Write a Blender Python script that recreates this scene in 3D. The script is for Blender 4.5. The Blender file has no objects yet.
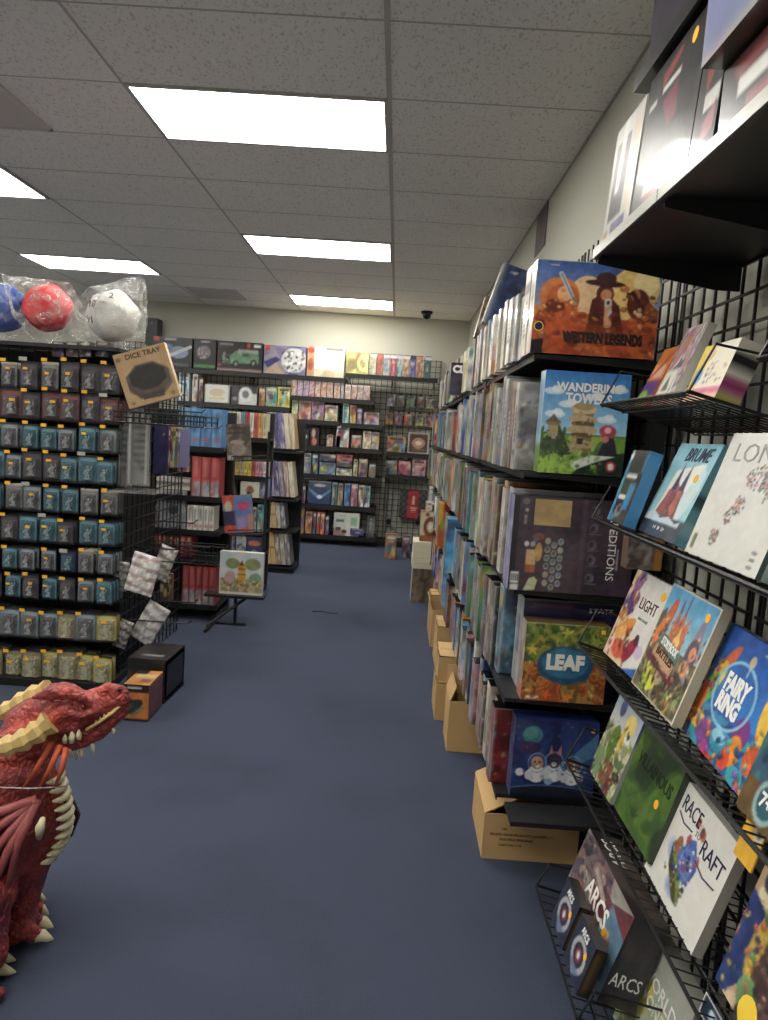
import bpy, bmesh, math, random
import numpy as np
from mathutils import Vector, Matrix, noise

random.seed(7)
rng = np.random.default_rng(7)
SC = bpy.context.scene
COL = SC.collection
PI = math.pi

# ------------------------------------------------------------------ camera
F_PX, YAW, PITCH, ROLL, EYE = 709.7, .0118, -.1071, .0655, 1.44
def cam_axes():
    cy, sy, cp, sp = math.cos(YAW), math.sin(YAW), math.cos(PITCH), math.sin(PITCH)
    f = Vector((-sy*cp, cy*cp, sp)); r = Vector((cy, sy, 0)); u = r.cross(f)
    c, s = math.cos(ROLL), math.sin(ROLL)
    return r*c+u*s, u*c-r*s, f
CR, CU, CF = cam_axes()
def at(px, py, x=None, y=None, z=None):
    """point of the place seen at photo pixel (px,py) on the plane x=, y= or z="""
    d = CF + CR*((px-384)/F_PX) + CU*((510-py)/F_PX)
    if x is not None: t = x/d.x
    elif y is not None: t = y/d.y
    else: t = (z-EYE)/d.z
    return Vector((0, 0, EYE)) + d*t

cam = bpy.data.cameras.new('camera'); camo = bpy.data.objects.new('camera', cam); COL.objects.link(camo)
m = Matrix((CR, CU, -CF)).transposed().to_4x4(); m.translation = Vector((0, 0, EYE)); camo.matrix_world = m
cam.sensor_fit = 'HORIZONTAL'; cam.sensor_width = 36; cam.lens = F_PX*36/768; cam.clip_start = .02
SC.camera = camo
vs = SC.view_settings
vs.view_transform = 'Standard'; vs.look = 'None'; vs.gamma = 1; vs.use_curve_mapping = False; vs.exposure = 0.42

# ------------------------------------------------------------------ materials
def lin(c):
    c = np.asarray(c, float)
    return np.where(c <= .04045, c/12.92, ((c+.055)/1.055)**2.4)
def rgb(*c):
    return np.array(c, float)/255
def mat(name, color=None, rough=.5, metal=0, coat=0, var=.06, nscale=30, bump=0, attr=False, spec=.5, emit=None, bscale=None):
    m = bpy.data.materials.new(name); m.use_nodes = True
    nt = m.node_tree; N = nt.nodes; L = nt.links
    b = N['Principled BSDF']
    tc = N.new('ShaderNodeTexCoord')
    nz = N.new('ShaderNodeTexNoise'); nz.inputs['Scale'].default_value = nscale; nz.inputs['Detail'].default_value = 4
    L.new(tc.outputs['Object'], nz.inputs['Vector'])
    mr = N.new('ShaderNodeMapRange'); mr.inputs['To Min'].default_value = 1-var; mr.inputs['To Max'].default_value = 1+var
    L.new(nz.outputs['Fac'], mr.inputs['Value'])
    mx = N.new('ShaderNodeVectorMath'); mx.operation = 'SCALE'
    if attr:
        a = N.new('ShaderNodeAttribute'); a.attribute_name = 'Col'; L.new(a.outputs['Color'], mx.inputs[0])
    else:
        mx.inputs[0].default_value = tuple(lin(np.array(color)/255))
    L.new(mr.outputs['Result'], mx.inputs['Scale'])
    L.new(mx.outputs[0], b.inputs['Base Color'])
    b.inputs['Roughness'].default_value = rough; b.inputs['Metallic'].default_value = metal
    b.inputs['Coat Weight'].default_value = coat; b.inputs['Coat Roughness'].default_value = .08
    b.inputs['Specular IOR Level'].default_value = spec
    if bump:
        bp = N.new('ShaderNodeBump'); bp.inputs['Strength'].default_value = bump; bp.inputs['Distance'].default_value = .01
        nb = N.new('ShaderNodeTexNoise'); nb.inputs['Scale'].default_value = bscale or nscale*2; nb.inputs['Detail'].default_value = 3
        L.new(tc.outputs['Object'], nb.inputs['Vector']); L.new(nb.outputs['Fac'], bp.inputs['Height']); L.new(bp.outputs[0], b.inputs['Normal'])
    if emit:
        b.inputs['Emission Color'].default_value = (*emit[0], 1); b.inputs['Emission Strength'].default_value = emit[1]
    return m
M = {}
M['print'] = mat('printed_card', attr=True, rough=.42, var=.04, coat=0)
M['gloss'] = mat('shrink_wrapped_card', attr=True, rough=.3, var=.04, coat=.45, bump=.12, nscale=6, bscale=14)
M['matte'] = mat('matte_card', attr=True, rough=.8, var=.06)
M['black'] = mat('black_powder_coat', (22, 22, 24), rough=.45, var=.15)
M['wire'] = mat('black_wire', (20, 20, 22), rough=.4, var=.1)
M['shelf'] = mat('black_shelf_metal', (30, 29, 31), rough=.42, var=.12, nscale=4)
M['lip'] = mat('shelf_price_rail', (170, 170, 160), rough=.3, var=.1)
M['wall'] = mat('painted_wall', (188, 187, 174), rough=.75, var=.03, nscale=3, bump=.05, bscale=120)
M['tbar'] = mat('ceiling_bar', (186, 182, 176), rough=.7, var=.03)
M['vent'] = mat('vent_metal', (206, 200, 194), rough=.6, var=.05)
M['card'] = mat('corrugated_card', (188, 154, 104), rough=.85, var=.07, nscale=9)
M['cardin'] = mat('corrugated_card_inside', (150, 120, 80), rough=.9, var=.07, nscale=9)
M['white'] = mat('white_ink', (232, 230, 224), rough=.5, var=.02)
M['ink'] = mat('black_ink', (24, 24, 28), rough=.5, var=.05)
M['greyink'] = mat('grey_ink', (150, 150, 146), rough=.5, var=.05)
M['navyink'] = mat('navy_ink', (26, 30, 66), rough=.5, var=.05)
M['brownink'] = mat('brown_ink', (70, 38, 24), rough=.5, var=.05)
M['redink'] = mat('red_ink', (150, 40, 36), rough=.5, var=.05)
M['greenink'] = mat('dark_green_ink', (22, 36, 20), rough=.5, var=.05)
M['tag'] = mat('orange_price_sticker', (236, 176, 40), rough=.5, var=.05)
M['tagy'] = mat('yellow_sticker', (240, 205, 70), rough=.5, var=.05)

def floor_mat():
    m = bpy.data.materials.new('blue_carpet'); m.use_nodes = True
    nt = m.node_tree; N = nt.nodes; L = nt.links; b = N['Principled BSDF']
    tc = N.new('ShaderNodeTexCoord')
    n1 = N.new('ShaderNodeTexNoise'); n1.inputs['Scale'].default_value = 1.6; n1.inputs['Detail'].default_value = 5
    n2 = N.new('ShaderNodeTexNoise'); n2.inputs['Scale'].default_value = 260; n2.inputs['Detail'].default_value = 2
    L.new(tc.outputs['Object'], n1.inputs['Vector']); L.new(tc.outputs['Object'], n2.inputs['Vector'])
    a = N.new('ShaderNodeMath'); a.operation = 'ADD'; L.new(n1.outputs['Fac'], a.inputs[0]); L.new(n2.outputs['Fac'], a.inputs[1])
    cr = N.new('ShaderNodeValToRGB'); cr.color_ramp.elements[0].position = .55; cr.color_ramp.elements[1].position = 1.45
    cr.color_ramp.elements[0].color = (*lin(rgb(50, 55, 67)), 1); cr.color_ramp.elements[1].color = (*lin(rgb(68, 74, 92)), 1)
    L.new(a.outputs[0], cr.inputs['Fac']); L.new(cr.outputs[0], b.inputs['Base Color'])
    b.inputs['Roughness'].default_value = .95; b.inputs['Specular IOR Level'].default_value = .1
    bp = N.new('ShaderNodeBump'); bp.inputs['Strength'].default_value = .5; bp.inputs['Distance'].default_value = .004
    L.new(n2.outputs['Fac'], bp.inputs['Height']); L.new(bp.outputs[0], b.inputs['Normal'])
    return m
def ceil_mat():
    m = bpy.data.materials.new('fissured_ceiling_tile'); m.use_nodes = True
    nt = m.node_tree; N = nt.nodes; L = nt.links; b = N['Principled BSDF']
    tc = N.new('ShaderNodeTexCoord')
    mp = N.new('ShaderNodeMapping'); mp.inputs['Scale'].default_value = (1, .55, 1); L.new(tc.outputs['Object'], mp.inputs['Vector'])
    n1 = N.new('ShaderNodeTexNoise'); n1.inputs['Scale'].default_value = 90; n1.inputs['Detail'].default_value = 3; n1.inputs['Distortion'].default_value = .6
    L.new(mp.outputs[0], n1.inputs['Vector'])
    cr = N.new('ShaderNodeValToRGB'); e = cr.color_ramp.elements
    e[0].position = .36; e[0].color = (*lin(rgb(214, 209, 204)), 1); e[1].position = .43; e[1].color = (*lin(rgb(246, 242, 236)), 1)
    L.new(n1.outputs['Fac'], cr.inputs['Fac'])
    n2 = N.new('ShaderNodeTexNoise'); n2.inputs['Scale'].default_value = .9; L.new(tc.outputs['Object'], n2.inputs['Vector'])
    mr = N.new('ShaderNodeMapRange'); mr.inputs['To Min'].default_value = .93; mr.inputs['To Max'].default_value = 1.05; L.new(n2.outputs['Fac'], mr.inputs['Value'])
    v = N.new('ShaderNodeVectorMath'); v.operation = 'SCALE'; L.new(cr.outputs[0], v.inputs[0]); L.new(mr.outputs[0], v.inputs['Scale'])
    L.new(v.outputs[0], b.inputs['Base Color']); b.inputs['Roughness'].default_value = .9
    return m
M['carpet'] = floor_mat(); M['ceil'] = ceil_mat()
def plastic_mat(name, clear=.72, tint=(235, 235, 232), rough=.12, bump=.5, bscale=25):
    m = bpy.data.materials.new(name); m.use_nodes = True
    nt = m.node_tree; N = nt.nodes; L = nt.links; b = N['Principled BSDF']; out = N['Material Output']
    b.inputs['Base Color'].default_value = (*lin(np.array(tint)/255), 1); b.inputs['Roughness'].default_value = rough
    b.inputs['Specular IOR Level'].default_value = .8
    tc = N.new('ShaderNodeTexCoord'); nb = N.new('ShaderNodeTexNoise'); nb.inputs['Scale'].default_value = bscale; nb.inputs['Detail'].default_value = 3; nb.inputs['Distortion'].default_value = 1.5
    L.new(tc.outputs['Object'], nb.inputs['Vector'])
    bp = N.new('ShaderNodeBump'); bp.inputs['Strength'].default_value = bump; bp.inputs['Distance'].default_value = .02
    L.new(nb.outputs['Fac'], bp.inputs['Height']); L.new(bp.outputs[0], b.inputs['Normal'])
    tr = N.new('ShaderNodeBsdfTransparent'); mx = N.new('ShaderNodeMixShader')
    mr = N.new('ShaderNodeMapRange'); mr.inputs['From Min'].default_value = .35; mr.inputs['From Max'].default_value = .65
    mr.inputs['To Min'].default_value = max(.02, 1-clear-.12); mr.inputs['To Max'].default_value = 1-clear+.2
    L.new(nb.outputs['Fac'], mr.inputs['Value']); L.new(mr.outputs[0], mx.inputs['Fac'])
    L.new(tr.outputs[0], mx.inputs[1]); L.new(b.outputs[0], mx.inputs[2]); L.new(mx.outputs[0], out.inputs['Surface'])
    return m
M['bag'] = plastic_mat('crinkled_clear_bag', clear=.87, bump=1.0, bscale=13)
M['blister'] = plastic_mat('clear_blister_plastic', clear=.66, tint=(96, 128, 140), bump=.2, bscale=40)
M['blister2'] = plastic_mat('clear_yellowish_blister', clear=.6, tint=(190, 184, 150), bump=.2, bscale=40)
M['blister3'] = plastic_mat('clear_grey_blister', clear=.66, tint=(120, 116, 120), bump=.3, bscale=30)
M['sleeve'] = plastic_mat('clear_sleeve_plastic', clear=.82, tint=(190, 190, 186), bump=.3, bscale=5)

# ------------------------------------------------------------------ mesh helpers
def set_props(o, label=None, cat=None, group=None, kind=None):
    if label: o['label'] = label
    if cat: o['category'] = cat
    if group: o['group'] = group
    if kind: o['kind'] = kind
    return o
def link(name, me, parent=None, loc=(0, 0, 0), rot=(0, 0, 0)):
    o = bpy.data.objects.new(name, me); COL.objects.link(o); o.location = loc; o.rotation_euler = rot
    if parent is not None: o.parent = parent
    return o
def thing(name, label, cat, loc=(0, 0, 0), rot=(0, 0, 0), group=None):
    return set_props(link(name, None, None, loc, rot), label, cat, group)
class MB:
    def __init__(s): s.v = []; s.f = []; s.mi = []; s.cur = 0
    def add(s, v, f):
        k = len(s.v); s.v += [tuple(p) for p in v]; s.f += [tuple(i+k for i in q) for q in f]; s.mi += [s.cur]*len(f); return s
    def box(s, x0, y0, z0, x1, y1, z1):
        v = [(x, y, z) for x in (x0, x1) for y in (y0, y1) for z in (z0, z1)]
        return s.add(v, [(0, 1, 3, 2), (4, 6, 7, 5), (0, 4, 5, 1), (2, 3, 7, 6), (0, 2, 6, 4), (1, 5, 7, 3)])
    def tube(s, pts, r, n=6, cap=True, sy=1.0):
        pts = [Vector(p) for p in pts]; rr = r if isinstance(r, (list, tuple)) else [r]*len(pts)
        vs_ = []; up = None
        for i, p in enumerate(pts):
            d = (pts[min(i+1, len(pts)-1)]-pts[max(i-1, 0)]).normalized()
            if up is None: up = Vector((0, 0, 1)) if abs(d.z) < .9 else Vector((0, 1, 0))
            a = d.cross(up).normalized(); b = a.cross(d).normalized(); up = b
            for k in range(n):
                t = 2*PI*k/n; vs_.append(p+a*math.cos(t)*rr[i]*sy+b*math.sin(t)*rr[i])
        fs = [(i*n+k, i*n+(k+1) % n, (i+1)*n+(k+1) % n, (i+1)*n+k) for i in range(len(pts)-1) for k in range(n)]
        if cap: fs += [tuple(range(n))[::-1], tuple((len(pts)-1)*n+k for k in range(n))]
        return s.add(vs_, fs)
    def prism(s, pts, d):
        """pts: list of 3D points of a planar outline, d: extrusion vector"""
        n = len(pts); d = Vector(d); v = [Vector(p) for p in pts]; v += [p+d for p in v]
        return s.add(v, [tuple(range(n)), tuple(range(2*n-1, n-1, -1))]+[(i, i+n, (i+1) % n+n, (i+1) % n) for i in range(n)])
    def ball(s, c, r, nu=12, nv=8):
        c = Vector(c); r = r if hasattr(r, '__len__') else (r, r, r)
        v = [(c.x, c.y, c.z+r[2])]
        for j in range(1, nv):
            t = PI*j/nv
            for i in range(nu):
                p = 2*PI*i/nu; v.append((c.x+r[0]*math.sin(t)*math.cos(p), c.y+r[1]*math.sin(t)*math.sin(p), c.z+r[2]*math.cos(t)))
        v.append((c.x, c.y, c.z-r[2])); f = []
        for i in range(nu):
            f.append((0, 1+i, 1+(i+1) % nu)); f.append((len(v)-1, 1+(nv-2)*nu+(i+1) % nu, 1+(nv-2)*nu+i))
            for j in range(nv-2):
                f.append((1+j*nu+i, 1+(j+1)*nu+i, 1+(j+1)*nu+(i+1) % nu, 1+j*nu+(i+1) % nu))
        return s.add(v, f)
    def mesh(s, name, mats, smooth=False, fix=True):
        me = bpy.data.meshes.new(name); me.from_pydata(s.v, [], s.f)
        for m_ in (mats if isinstance(mats, (list, tuple)) else [mats]): me.materials.append(m_)
        me.polygons.foreach_set('material_index', s.mi)
        if fix:
            bm = bmesh.new(); bm.from_mesh(me); bmesh.ops.recalc_face_normals(bm, faces=bm.faces); bm.to_mesh(me); bm.free()
        if smooth: me.polygons.foreach_set('use_smooth', [True]*len(me.polygons))
        me.update(); return me
    def build(s, name, mats, parent=None, loc=(0, 0, 0), rot=(0, 0, 0), smooth=False):
        return link(name, s.mesh(name, mats, smooth), parent, loc, rot)
def evaluated(o):
    dg = bpy.context.evaluated_depsgraph_get(); dg.update()
    return bpy.data.meshes.new_from_object(o.evaluated_get(dg))

# ------------------------------------------------------------------ printed art (vertex colours on card)
class Art:
    """tiny painter, unit coordinates with y downwards; becomes colours of the mesh points"""
    S = 3
    def __init__(s, w, h, c=(128, 128, 128)):
        s.w, s.h = w, h; s.a = np.ones((h*s.S, w*s.S, 3))*np.array(c, float)/255
        yy, xx = np.mgrid[0:h*s.S, 0:w*s.S]; s.x = (xx+.5)/(w*s.S); s.y = (yy+.5)/(h*s.S)
    def put(s, mask, c, al=1.0):
        al = np.clip(mask, 0, 1)[..., None]*al; s.a = s.a*(1-al)+np.array(c, float)/255*al; return s
    def rect(s, x0, y0, x1, y1, c, al=1.0): return s.put(((s.x >= x0) & (s.x < x1) & (s.y >= y0) & (s.y < y1)).astype(float), c, al)
    def ell(s, cx, cy, rx, ry, c, al=1.0, rot=0, soft=0):
        dx, dy = s.x-cx, s.y-cy; k, q = math.cos(rot), math.sin(rot)
        d = ((dx*k+dy*q)/rx)**2+((dy*k-dx*q)/ry)**2
        m_ = (d < 1).astype(float) if not soft else np.clip((1-d)/soft, 0, 1)
        return s.put(m_, c, al)
    def ring(s, cx, cy, rx, ry, t, c, al=1.0):
        d = np.sqrt(((s.x-cx)/rx)**2+((s.y-cy)/ry)**2); return s.put((abs(d-1) < t).astype(float), c, al)
    def poly(s, pts, c, al=1.0):
        ins = np.zeros(s.x.shape, bool); n = len(pts)
        for i in range(n):
            x1, y1 = pts[i]; x2, y2 = pts[(i+1) % n]
            if y1 == y2: continue
            ins ^= ((y1 > s.y) != (y2 > s.y)) & (s.x < (x2-x1)*(s.y-y1)/(y2-y1)+x1)
        return s.put(ins.astype(float), c, al)
    def line(s, x0, y0, x1, y1, t, c, al=1.0):
        dx, dy = x1-x0, y1-y0; L = dx*dx+dy*dy+1e-9; u = np.clip(((s.x-x0)*dx+(s.y-y0)*dy)/L, 0, 1)
        return s.put((np.hypot(s.x-x0-u*dx, s.y-y0-u*dy) < t).astype(float), c, al)
    def vgrad(s, c0, c1, y0=0., y1=1.):
        t = np.clip((s.y-y0)/(y1-y0), 0, 1)[..., None]; m_ = ((s.y >= y0) & (s.y <= y1))[..., None]
        s.a = np.where(m_, np.array(c0, float)/255*(1-t)+np.array(c1, float)/255*t, s.a); return s
    def fbm(s, f, seed=0):
        g = np.random.default_rng(seed); out = np.zeros(s.x.shape); amp = 1
        for o in range(3):
            k = int(f*2**o)+2; grid = g.random((k+1, k+1)); gx, gy = s.x*(k-.001), s.y*(k-.001)
            ix, iy = gx.astype(int), gy.astype(int); fx, fy = gx-ix, gy-iy
            out += amp*((grid[iy, ix]*(1-fx)+grid[iy, ix+1]*fx)*(1-fy)+(grid[iy+1, ix]*(1-fx)+grid[iy+1, ix+1]*fx)*fy); amp *= .5
        return out/1.75
    def mottle(s, f, cols, seed=0, al=.6, x0=0, y0=0, x1=1, y1=1):
        n = s.fbm(f, seed); lo, hi = .28, .72; k = len(cols)
        reg = (s.x >= x0) & (s.x < x1) & (s.y >= y0) & (s.y < y1)
        for i, c in enumerate(cols):
            a, b = lo+(hi-lo)*i/k, lo+(hi-lo)*(i+1)/k
            m_ = (n >= (a if i else -9)) & (n < (b if i < k-1 else 9)) & reg
            s.put(m_.astype(float), c, al)
        return s
    def specks(s, x0, y0, x1, y1, n, r, cols, seed=0, al=1.0):
        g = random.Random(seed)
        for i in range(n): s.ell(g.uniform(x0, x1), g.uniform(y0, y1), r*g.uniform(.6, 1.3), r*g.uniform(.6, 1.3)*s.w/s.h, g.choice(cols), al)
        return s
    def out(s, det=.42, sat=.84):
        a = s.a.reshape(s.h, s.S, s.w, s.S, 3).mean((1, 3))
        if s.w > 9 and s.h > 9:
            sd = int(a.sum()*10) % 9973
            yy, xx = np.mgrid[0:s.h, 0:s.w]; keep = (s.x, s.y); s.x, s.y = (xx+.5)/s.w, (yy+.5)/s.h
            k = max(s.w, s.h)/4.5
            n = np.stack([s.fbm(k, sd+i)-.5 for i in (0, 0, 0)], -1)+.35*np.stack([s.fbm(k*.7, sd+5+i)-.5 for i in range(3)], -1)
            s.x, s.y = keep; spread = .35+1.3*np.abs(a-a.mean((0, 1))).mean(-1, keepdims=True)
            a = a*(1+n*det*1.6*np.minimum(spread*1.4, 1)*np.clip(1.35-a.mean(-1, keepdims=True)*1.45, .12, 1))
        g = a.mean(-1, keepdims=True); return np.clip(a*sat+g*(1-sat), 0, 1)
def busy(a, x0, y0, x1, y1, n, size, cols, seed=0, al=.9):
    """many small painted strokes with a light and a dark side, like a crowded illustration"""
    g = random.Random(seed); asp = a.w/a.h
    for _ in range(n):
        cx, cy = g.uniform(x0, x1), g.uniform(y0, y1); c = np.array(g.choice(cols), float)*g.uniform(.75, 1.2); r = size*g.uniform(.45, 1.2); an = g.uniform(0, PI); e = g.uniform(.3, .9)
        a.ell(cx, cy+r*.25, r, r*e*asp, tuple(np.clip(c*.5, 0, 255)), al*.7, an); a.ell(cx, cy, r*.9, r*e*.85*asp, tuple(np.clip(c, 0, 255)), al, an)
        a.ell(cx-r*.2, cy-r*.2, r*.35, r*e*.35*asp, tuple(np.clip(c*1.35+20, 0, 255)), al*.8, an)
    return a
def flat(c, a=None):
    r = np.ones((1, 1, 3))*np.array(c, float)/255
    return r
def box_mesh(name, w, d, h, faces, base=(60, 60, 60), material='gloss'):
    """a card box: front at y=0 facing -y, x 0..w, y 0..d, z 0..h; faces: colours per side (row 0 on top)"""
    P = []; Fc = []; C_ = []
    def grid(arr, o, u, v):
        nh, nw = arr.shape[:2]; k = len(P)
        big = nh > 1 or nw > 1
        rr, cc = (nh, nw) if big else (2, 2)
        for j in range(rr):
            for i in range(cc):
                # colour sample j,i sits at the matching place of the face
                P.append(tuple(o+u*(i/(cc-1) if cc > 1 else 0)+v*(1-(j/(rr-1) if rr > 1 else 0)))); C_.append(arr[j if big else 0, i if big else 0])
        for j in range(rr-1):
            for i in range(cc-1):
                a = k+j*cc+i; Fc.append((a+cc, a+cc+1, a+1, a))
    V = Vector
    S_ = dict(front=(V((0, 0, 0)), V((w, 0, 0)), V((0, 0, h))), right=(V((w, 0, 0)), V((0, d, 0)), V((0, 0, h))),
              left=(V((0, d, 0)), V((0, -d, 0)), V((0, 0, h))), back=(V((w, d, 0)), V((-w, 0, 0)), V((0, 0, h))),
              top=(V((0, 0, h)), V((w, 0, 0)), V((0, d, 0))), bottom=(V((0, d, 0)), V((w, 0, 0)), V((0, -d, 0))))
    for k, (o, u, v) in S_.items():
        arr = faces.get(k); arr = flat(base) if arr is None else np.asarray(arr, float)
        if arr.ndim == 1: arr = flat(arr)
        if arr.shape[0] == 1 and arr.shape[1] > 1: arr = np.repeat(arr, 2, 0)
        if arr.shape[1] == 1 and arr.shape[0] > 1: arr = np.repeat(arr, 2, 1)
        grid(arr, o, u, v)
    me = bpy.data.meshes.new(name); me.from_pydata(P, [], Fc)
    at_ = me.color_attributes.new('Col', 'FLOAT_COLOR', 'POINT')
    c4 = np.ones((len(P), 4)); c4[:, :3] = lin(np.clip(np.array(C_), 0, 1)); at_.data.foreach_set('color', c4.ravel().astype(np.float32))
    me.materials.append(M[material]); me.update(); return me

_fonts = {}
def text(parent, s, x, z, size, material='white', y=-.0008, rot=0, face='front', wide=1.0, bold=.0, depth=0, width=None, slant=0, name='title'):
    """raised lettering on a box face; x,z = centre on that face; width = fit to this width"""
    cu = bpy.data.curves.new('lettering', 'FONT'); cu.body = s; cu.size = size; cu.align_x = 'CENTER'; cu.align_y = 'CENTER'
    cu.extrude = .0004; cu.offset = bold*size; cu.shear = slant; cu.resolution_u = 2
    t = bpy.data.objects.new('lettering', cu); COL.objects.link(t); me = evaluated(t); bpy.data.objects.remove(t); bpy.data.curves.remove(cu)
    xs = [v.co.x for v in me.vertices]
    if not xs: return None
    wd = max(xs)-min(xs); k = (width/wd if width else 1)*wide if width else wide
    me.transform(Matrix.Diagonal((k, 1, 1, 1)))
    me.transform(Matrix.Rotation(rot, 4, 'Z'))
    B = Matrix.Rotation(PI/2, 4, 'X')
    if face == 'front': T = Matrix.Translation((x, y, z)) @ B
    elif face == 'left': T = Matrix.Translation((y, x, z)) @ Matrix.Rotation(-PI/2, 4, 'Z') @ B
    elif face == 'right': T = Matrix.Translation((y, x, z)) @ Matrix.Rotation(PI/2, 4, 'Z') @ B
    else: T = Matrix.Translation((x, y, z))
    me.transform(T); me.materials.clear(); me.materials.append(M[material])
    return link(name, me, parent)
def sticker(parent, x, z, r=.009, material='tag', y=-.0004, name='price_sticker', square=False):
    b = MB(); n = 4 if square else 14; p0 = PI/4 if square else 0
    b.prism([(x+r*math.cos(p0+2*PI*k/n), y, z+r*math.sin(p0+2*PI*k/n)) for k in range(n)], (0, -.0005, 0))
    return b.build(name, M[material], parent)
def panel(parent, name, art, x, z, w, h, y=-.0015, t=.0012, material='print'):
    return link(name, box_mesh(name, w, t, h, {'front': art}, (230, 228, 220), material), parent, (x, y, z))

ORD = ['', 'first', 'second', 'third', 'fourth', 'fifth', 'sixth', 'seventh', 'eighth', 'ninth', 'tenth', 'eleventh', 'twelfth', 'thirteenth',
       'fourteenth', 'fifteenth', 'sixteenth', 'seventeenth', 'eighteenth', 'nineteenth', 'twentieth']
TENS = {2: 'twenty', 3: 'thirty', 4: 'forty', 5: 'fifty', 6: 'sixty', 7: 'seventy'}
TENTH = {3: 'thirtieth', 4: 'fortieth', 5: 'fiftieth', 6: 'sixtieth', 7: 'seventieth'}
def ordn(n):
    if n <= 20: return ORD[n]
    if n % 10 == 0: return TENTH[n//10]
    return TENS[n//10]+'-'+ORD[n % 10]
NAMED = [('white', (224, 222, 214)), ('cream', (214, 204, 172)), ('light grey', (180, 180, 176)), ('grey', (128, 128, 128)), ('charcoal', (62, 60, 62)), ('black', (26, 26, 30)),
         ('navy', (36, 44, 84)), ('blue', (52, 92, 164)), ('sky blue', (104, 164, 208)), ('teal', (58, 130, 136)), ('green', (78, 122, 66)), ('olive', (112, 112, 62)), ('yellow', (222, 192, 74)),
         ('orange', (206, 120, 52)), ('red', (164, 48, 44)), ('maroon', (98, 38, 44)), ('brown', (108, 76, 52)), ('tan', (182, 148, 104)), ('pink', (206, 140, 148)), ('purple', (92, 62, 124))]
def cname(c):
    c = np.array(c, float); return min(NAMED, key=lambda k: np.sum((np.array(k[1])-c)**2))[0]
def col(n): return dict(NAMED)[n]
def jit(c, a=14): return tuple(float(np.clip(v+random.uniform(-a, a), 4, 250)) for v in c)

def rand_spine(base, w=7, h=24, seed=0):
    g = random.Random(seed); a = Art(w, h, base); a.S
    dark = sum(base) < 330
    acc = [jit(c[1], 10) for c in g.sample(NAMED, 3)]
    base = tuple(np.array(base)*.7+.3*np.mean(base)); acc = [tuple(np.array(q)*.75+.25*np.mean(q)) for q in acc]; a.rect(0, 0, 1, 1, base)
    a.mottle(2, [tuple(np.array(base)*.8), base, tuple(np.clip(np.array(base)*1.15, 0, 255))], seed, .8)
    if g.random() < .55: y = g.uniform(.05, .3); a.rect(0, y, 1, y+g.uniform(.06, .2), acc[0], .8)
    if g.random() < .6: y = g.uniform(.6, .85); a.rect(0, y, 1, y+g.uniform(.05, .15), acc[1], .8)
    lc = (225, 222, 212) if dark else (50, 46, 50)
    for k in range(3): xx = g.uniform(.2, .8); a.rect(xx, 0, xx+.12, 1, (200, 200, 196), .22)  # faint pale streaks painted as highlights on the plastic wrap
    y0 = g.uniform(.25, .4)
    for k in range(g.randint(4, 7)):
        a.rect(.3, y0+k*.06, .7, y0+k*.06+.035, lc, .75)
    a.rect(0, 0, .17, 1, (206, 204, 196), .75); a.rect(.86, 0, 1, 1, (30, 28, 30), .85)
    return a.out()
def rand_front(base, w=10, h=12, seed=0, n=5):
    g = random.Random(seed); a = Art(w, h, base)
    acc = [jit(c[1], 10) for c in g.sample(NAMED, 5)]
    a.mottle(2, [tuple(np.array(base)*.7), base, tuple(np.clip(np.array(base)*1.25, 0, 255)), acc[0]], seed, .8)
    for k in range(n): a.ell(g.uniform(.1, .9), g.uniform(.3, .95), g.uniform(.08, .22), g.uniform(.08, .22), acc[k % 5], .75, g.uniform(0, 3))
    lc = (232, 228, 214) if sum(base) < 400 else (60, 40, 46)
    a.rect(.15, .1, .85, .22, lc, .8)
    if g.random() < .5: a.rect(.25, .27, .75, .33, lc, .5)
    return a.out()

def near_front(base, seed):
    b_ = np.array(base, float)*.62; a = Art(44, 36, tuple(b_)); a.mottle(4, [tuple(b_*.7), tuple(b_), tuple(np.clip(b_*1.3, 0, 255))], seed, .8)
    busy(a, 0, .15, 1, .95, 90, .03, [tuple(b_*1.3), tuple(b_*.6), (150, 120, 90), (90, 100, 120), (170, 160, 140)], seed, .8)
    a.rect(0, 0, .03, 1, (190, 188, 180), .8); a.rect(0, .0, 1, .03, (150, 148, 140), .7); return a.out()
# ------------------------------------------------------------------ room shell
H = 2.948; XW = .844; YB = 9.37; XL = -6.2; YN = -2.6
MB().box(XL, YN, -.1, XW, YB, 0).build('floor', M['carpet'])['kind'] = 'structure'
MB().box(XL, YN, H, XW, YB, H+.1).build('ceiling', M['ceil'])['kind'] = 'structure'
MB().box(XW, YN, 0, XW+.12, YB, H).build('wall_right', M['wall'])['kind'] = 'structure'
MB().box(XL, YB, 0, XW+.12, YB+.12, H).build('wall_back', M['wall'])['kind'] = 'structure'
MB().box(XL-.12, YN, 0, XL, YB+.12, H).build('wall_left', M['wall'])['kind'] = 'structure'
MB().box(XL-.12, YN-.12, 0, XW+.12, YN, H).build('wall_front', M['wall'])['kind'] = 'structure'
GX, GY = -.138, 3.395
b = MB()
x = GX+1.22*0
k = -5
while GX+1.22*k < XW:
    X_ = GX+1.22*k
    if X_ > XL: b.box(X_-(.011 if k == 0 else .006), YN, H-(.006 if k == 0 else .002), X_+(.011 if k == 0 else .006), YB, H+.001)
    k += 1
for k in range(-10, 11):
    Y_ = GY+.61*k
    if YN < Y_ < YB: b.box(XL, Y_-.004, H-.0015, XW, Y_+.004, H+.001)
b.box(XW-.012, YN, H-.006, XW, YB, H+.001); b.box(XL, YB-.012, H-.006, XW, YB, H+.001)
b.build('trim_1', M['tbar'])['kind'] = 'structure'
M['lamp'] = mat('lit_lamp_diffuser', (250, 250, 245), rough=.5, var=0, emit=((1.0, .97, .90), 14.0))
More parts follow.
